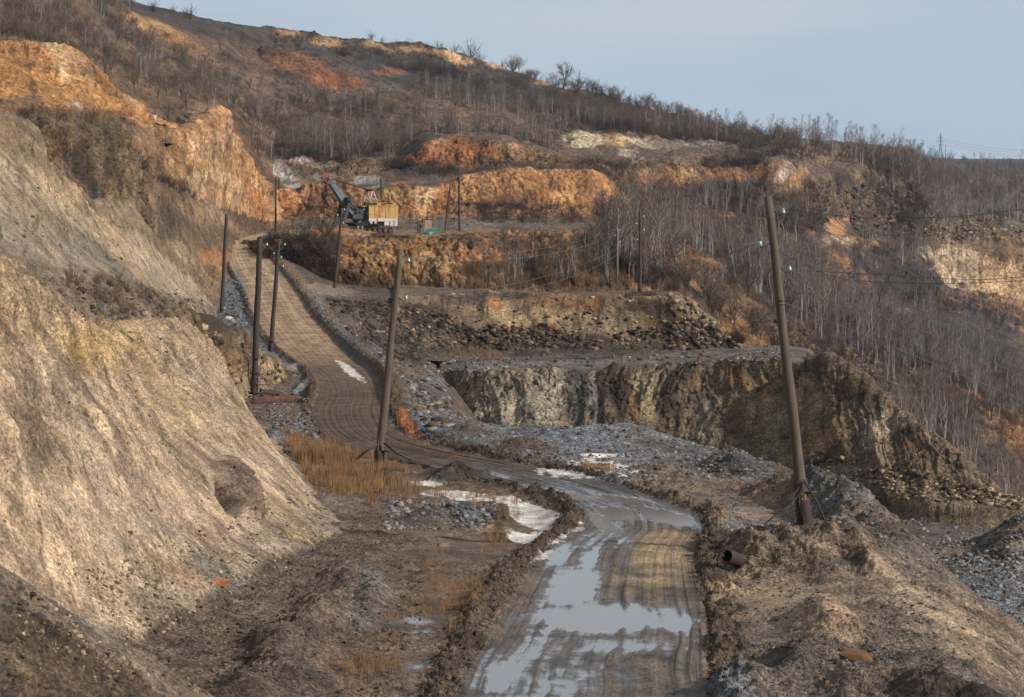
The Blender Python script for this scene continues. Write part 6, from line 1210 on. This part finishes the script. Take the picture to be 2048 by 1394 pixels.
def stones(name, spots, label):
    """spots: (x,y,z,size,colour)"""
    parts = []; cols = []
    for i in range(10):
        sp_ = spots[i::10]
        if not sp_: continue
        V, Fc = RK[i]; A = np.array([q[:4] for q in sp_]); Cc = np.array([q[4] for q in sp_]); an = rng.uniform(0, 6.28, len(A)); tl = rng.normal(size=len(A))*.4; c, s, ct, st = np.cos(an)[:, None], np.sin(an)[:, None], np.cos(tl)[:, None], np.sin(tl)[:, None]
        x, y, z = V[None, :, 0], V[None, :, 1], V[None, :, 2]; y, z = y*ct-z*st, y*st+z*ct; X, Y = x*c-y*s, x*s+y*c
        G = np.stack([X*A[:, 3:4]+A[:, 0:1], Y*A[:, 3:4]+A[:, 1:2], z*A[:, 3:4]+A[:, 2:3]+A[:, 3:4]*.15], -1).reshape(-1, 3)
        parts.append((G, (Fc[None]+(np.arange(len(A))*len(V))[:, None, None]).reshape(-1, 3))); cols.append(np.repeat(Cc, len(V), axis=0))
    V, Fc = join(parts); o = mesh_np(name, V, Fc, m_stone, cols=np.concatenate(cols)); tag(o, label, 'stones', None, 'stuff')
GC = [S(150,150,154), S(128,128,132), S(104,98,94), S(170,164,156), S(138,118,98), S(110,92,76)]; BC_ = [S(120,100,80), S(96,80,66), S(140,118,94), S(80,68,58), S(150,130,106)]; SCc = [S(186,164,132), S(160,138,110), S(130,110,88), S(200,180,150), S(108,90,72)]
def sp(sh, poly, n, s0, s1, pal, cond=None, clump=.7, fr=.4): return [(*p, s0*(s1/s0)**(rnd.random()**2.2), rnd.choice(pal)) for p in sample(sh, poly, n, clump, cond, fr)]
st = sp('N', [(300,1120),(700,1060),(800,1080),(860,1200),(760,1394),(150,1400)], 5200, .01, .07, BC_+GC[2:3], off)+sp('N', [(1420,1100),(2048,1100),(2048,1400),(1400,1400)], 5200, .01, .07, BC_+GC, off)
st += sp('N', [(800,780),(1400,850),(1560,960),(1300,980),(1000,900)], 4500, .03, .17, GC, off)+sp('N', [(780,1000),(1000,1005),(980,1060),(760,1060)], 900, .03, .17, GC[:4], off)+sp('N', [(1400,920),(1800,950),(1860,1120),(1420,1120)], 3600, .02, .1, GC, off)
st += sp('N', [(640,600),(800,600),(860,720),(760,720),(690,640)], 1200, .08, .5, [S(88,76,66), S(104,92,80), S(72,64,58)], off)
st += sp('N', [(520,780),(640,800),(640,900),(560,900)], 1100, .04, .2, GC, off)+sp('N', [(440,560),(500,560),(500,700),(440,690)], 500, .06, .3, GC, off)+sp('N', [(620,600),(760,620),(900,740),(900,860),(800,860),(700,700)], 1300, .06, .4, GC+BC_, off)
st += sp('N', [(560,470),(1000,470),(1000,480),(560,500)], 200, .1, .3, GC, off)
cl_ = lambda d, k: (np.abs(d['ci'].ravel()[k]-3.0) < .7) | (np.abs(d['ci'].ravel()[k]-7.0) < .75)
st += sp('N', [(600,560),(1500,900),(1500,1400),(800,1400),(560,700)], 3600, .015, .085, BC_, cl_, .3)
st += sp('B', [(0,550),(480,780),(680,1060),(300,1300),(0,1400)], 1100, .012, .07, SCc)+sp('B', [(150,600),(460,640),(470,780),(250,700)], 500, .02, .1, SCc)+sp('B', [(150,1150),(680,960),(700,1100),(300,1360)], 1500, .015, .09, SCc)
st += sp('A', [(0,1140),(500,1394),(0,1394)], 900, .01, .07, SCc+BC_)+sp('C', [(60,560),(400,600),(420,670),(180,660)], 900, .03, .2, BC_+GC[2:3])+sp('C', [(0,250),(430,600),(300,600),(0,480)], 400, .03, .13, SCc)
st += sp('D', [(330,620),(620,770),(600,790),(440,800),(340,700)], 700, .05, .45, BC_+SCc)
st += sp('W1', [(790,620),(900,640),(1200,680),(1400,640),(1480,700),(800,712)], 3400, .05, .5, [S(88,76,64), S(70,60,54)]+BC_+GC[2:3]+[S(70,60,52)], None, .9, .15)+sp('W1', [(800,590),(1400,590),(1480,700),(800,700)], 700, .08, .4, SCc+BC_)
st += sp('W2', [(880,700),(1560,690),(1560,745),(880,748)], 1300, .06, .35, GC+BC_)+sp('W2', [(1600,900),(2048,1010),(2048,1036),(1620,985)], 1300, .08, .4, BC_+SCc)+sp('Q', [(1700,1040),(2060,1040),(2060,1394),(1700,1394)], 6000, .05, .26, GC)
st += sp('T', [(560,440),(1200,440),(1200,478),(560,482)], 500, .1, .4, GC+SCc)+sp('T', [(1580,330),(1860,400),(1860,480),(1640,470)], 900, .3, 1.1, BC_+GC[1:3])+sp('T', [(1700,440),(2060,440),(2060,490),(1900,490)], 500, .3, .9, BC_+SCc)+sp('T', [(1480,640),(1900,760),(1800,800),(1560,720)], 300, .3, 1.0, BC_)
stones('loose_stones', st, 'loose stones and clods scattered over the quarry ground')
# boulders, each a thing
def boulder(px, py, sh, w, h, label, col, seed, rough=.5):
    v = near_vert(sh, px, py); D = v[1]; sz = w/F*D/2; V, Fc = RK[seed % 10]
    import bmesh
    bm = bmesh.new(); vs = [bm.verts.new(tuple(q)) for q in V]; [bm.faces.new([vs[i] for i in f]) for f in Fc]
    bmesh.ops.subdivide_edges(bm, edges=bm.edges, cuts=2, use_grid_fill=True); r = np.random.default_rng(seed)
    co = np.array([q.co[:] for q in bm.verts]); n = fbm(co[:, 0]*1.8+seed, co[:, 1]*1.8, co[:, 2]*1.8, 4)*.3*rough
    for q, k in zip(bm.verts, n): q.co *= 1+float(k)
    me = bpy.data.meshes.new('boulder'); bm.to_mesh(me); bm.free(); me.materials.append(mat_simple('boulder_rock', col, .9, .4, 2.5/max(sz, .1)*.5, rust=tuple(c*.6 for c in col), rust_amt=.5))
    o = bpy.data.objects.new('boulder', me); COL.objects.link(o); o.location = (v[0], D, v[2]+sz*.25*h/w); o.scale = (sz, sz*.8, sz*1.35*h/w); o.rotation_euler = (0, 0, r.uniform(-.5, .5)); return tag(o, label, 'boulder')
for args in [(1715,1325,'N',70,50,'yellow brown boulder in the mound at the bottom right',S(140,104,64),3),(886,1092,'N',28,20,'tan block lying alone on the wet flat',S(168,140,112),4),(435,1172,'B',56,24,'flat orange stone at the foot of the sand slope',S(206,140,92),5),
   (193,622,'C',36,32,'large grey boulder on the ledge of the left slope',S(150,150,148),1),(238,640,'C',30,18,'paler flat boulder right of the large grey one',S(166,160,152),2),(272,645,'C',34,16,'beige boulder at the right end of the ledge row',S(176,160,140),6),(184,556,'C',16,12,'light tan block higher on the ledge',S(190,170,142),7),(165,550,'C',16,14,'brown block beside the light tan block',S(140,118,96),8),
   (905,1035,'N',26,24,'leftmost blue grey rock of the row by the ice',S(104,110,116),0),(930,1038,'N',30,28,'largest blue grey rock of the row by the ice',S(120,128,134),1),(958,1036,'N',26,24,'dark rock in the middle of the row by the ice',S(88,90,94),2),(984,1034,'N',24,22,'rightmost grey rock of the row by the ice',S(112,114,116),3),(872,1030,'N',22,18,'small grey rock left of the row by the ice',S(112,112,110),9),
   (578,908,'N',26,18,'red brown rock at the edge of the orange grass',S(124,86,70),4),(608,914,'N',22,14,'grey rock behind the orange grass',S(120,104,94),6),(893,806,'N',14,12,'small rust red block on the gravel slope',S(150,80,56),5),(1018,884,'N',16,14,'brown stone on the grey gravel ridge',S(140,108,84),7),
   (1085,660,'W1',26,20,'dark angular boulder on top of the rubble',S(88,76,66),2),(1108,668,'W1',26,18,'ochre boulder beside the dark angular one',S(160,112,70),3),(1085,712,'W1',36,22,'big brown boulder at the foot of the rubble',S(130,106,84),8),(1380,676,'W1',26,18,'black boulder at the right end of the middle wall',S(70,60,52),0),(1310,692,'W1',20,12,'grey boulder at the foot of the middle wall',S(120,116,112),1),(860,650,'W1',24,18,'dark boulder high on the left rubble',S(80,70,62),5),
   (1535,928,'W2',20,16,'white triangular stone at the foot of the lower wall',S(220,210,198),6),(1935,1195,'Q',20,14,'grey boulder on the pit gravel',S(130,132,134),7),(1870,1182,'Q',20,10,'pale boulder at the near edge of the pit gravel',S(160,154,146),8),(1120,738,'W2',10,8,'grey block on the bench left of the dark wall',S(120,120,120),9),(520,860,'N',20,14,'brown block beside the road bend gravel',S(130,104,84),1),
   (620,828,'N',18,14,'grey block at the inner edge of the bend',S(136,136,136),2),(602,800,'N',20,14,'tan block at the inner edge of the bend',S(150,134,112),3)]: boulder(*args)
# ------------------------------------------------------------------ air
m_h = bpy.data.materials.new('haze_air'); m_h.use_nodes = True; nt = m_h.node_tree; nt.nodes.clear()
vo = N(nt, 'ShaderNodeVolumePrincipled'); vo.inputs['Color'].default_value = (.58, .78, 1.0, 1); vo.inputs['Density'].default_value = .00005; vo.inputs['Anisotropy'].default_value = 0
oo = N(nt, 'ShaderNodeOutputMaterial'); nt.links.new(vo.outputs[0], oo.inputs['Volume'])
hz = MB().box(-9500, 9500, -600, 9500, -64, 420).build('haze', m_h); tag(hz, 'thin blue haze over the distant hillsides', 'haze', None, 'stuff')
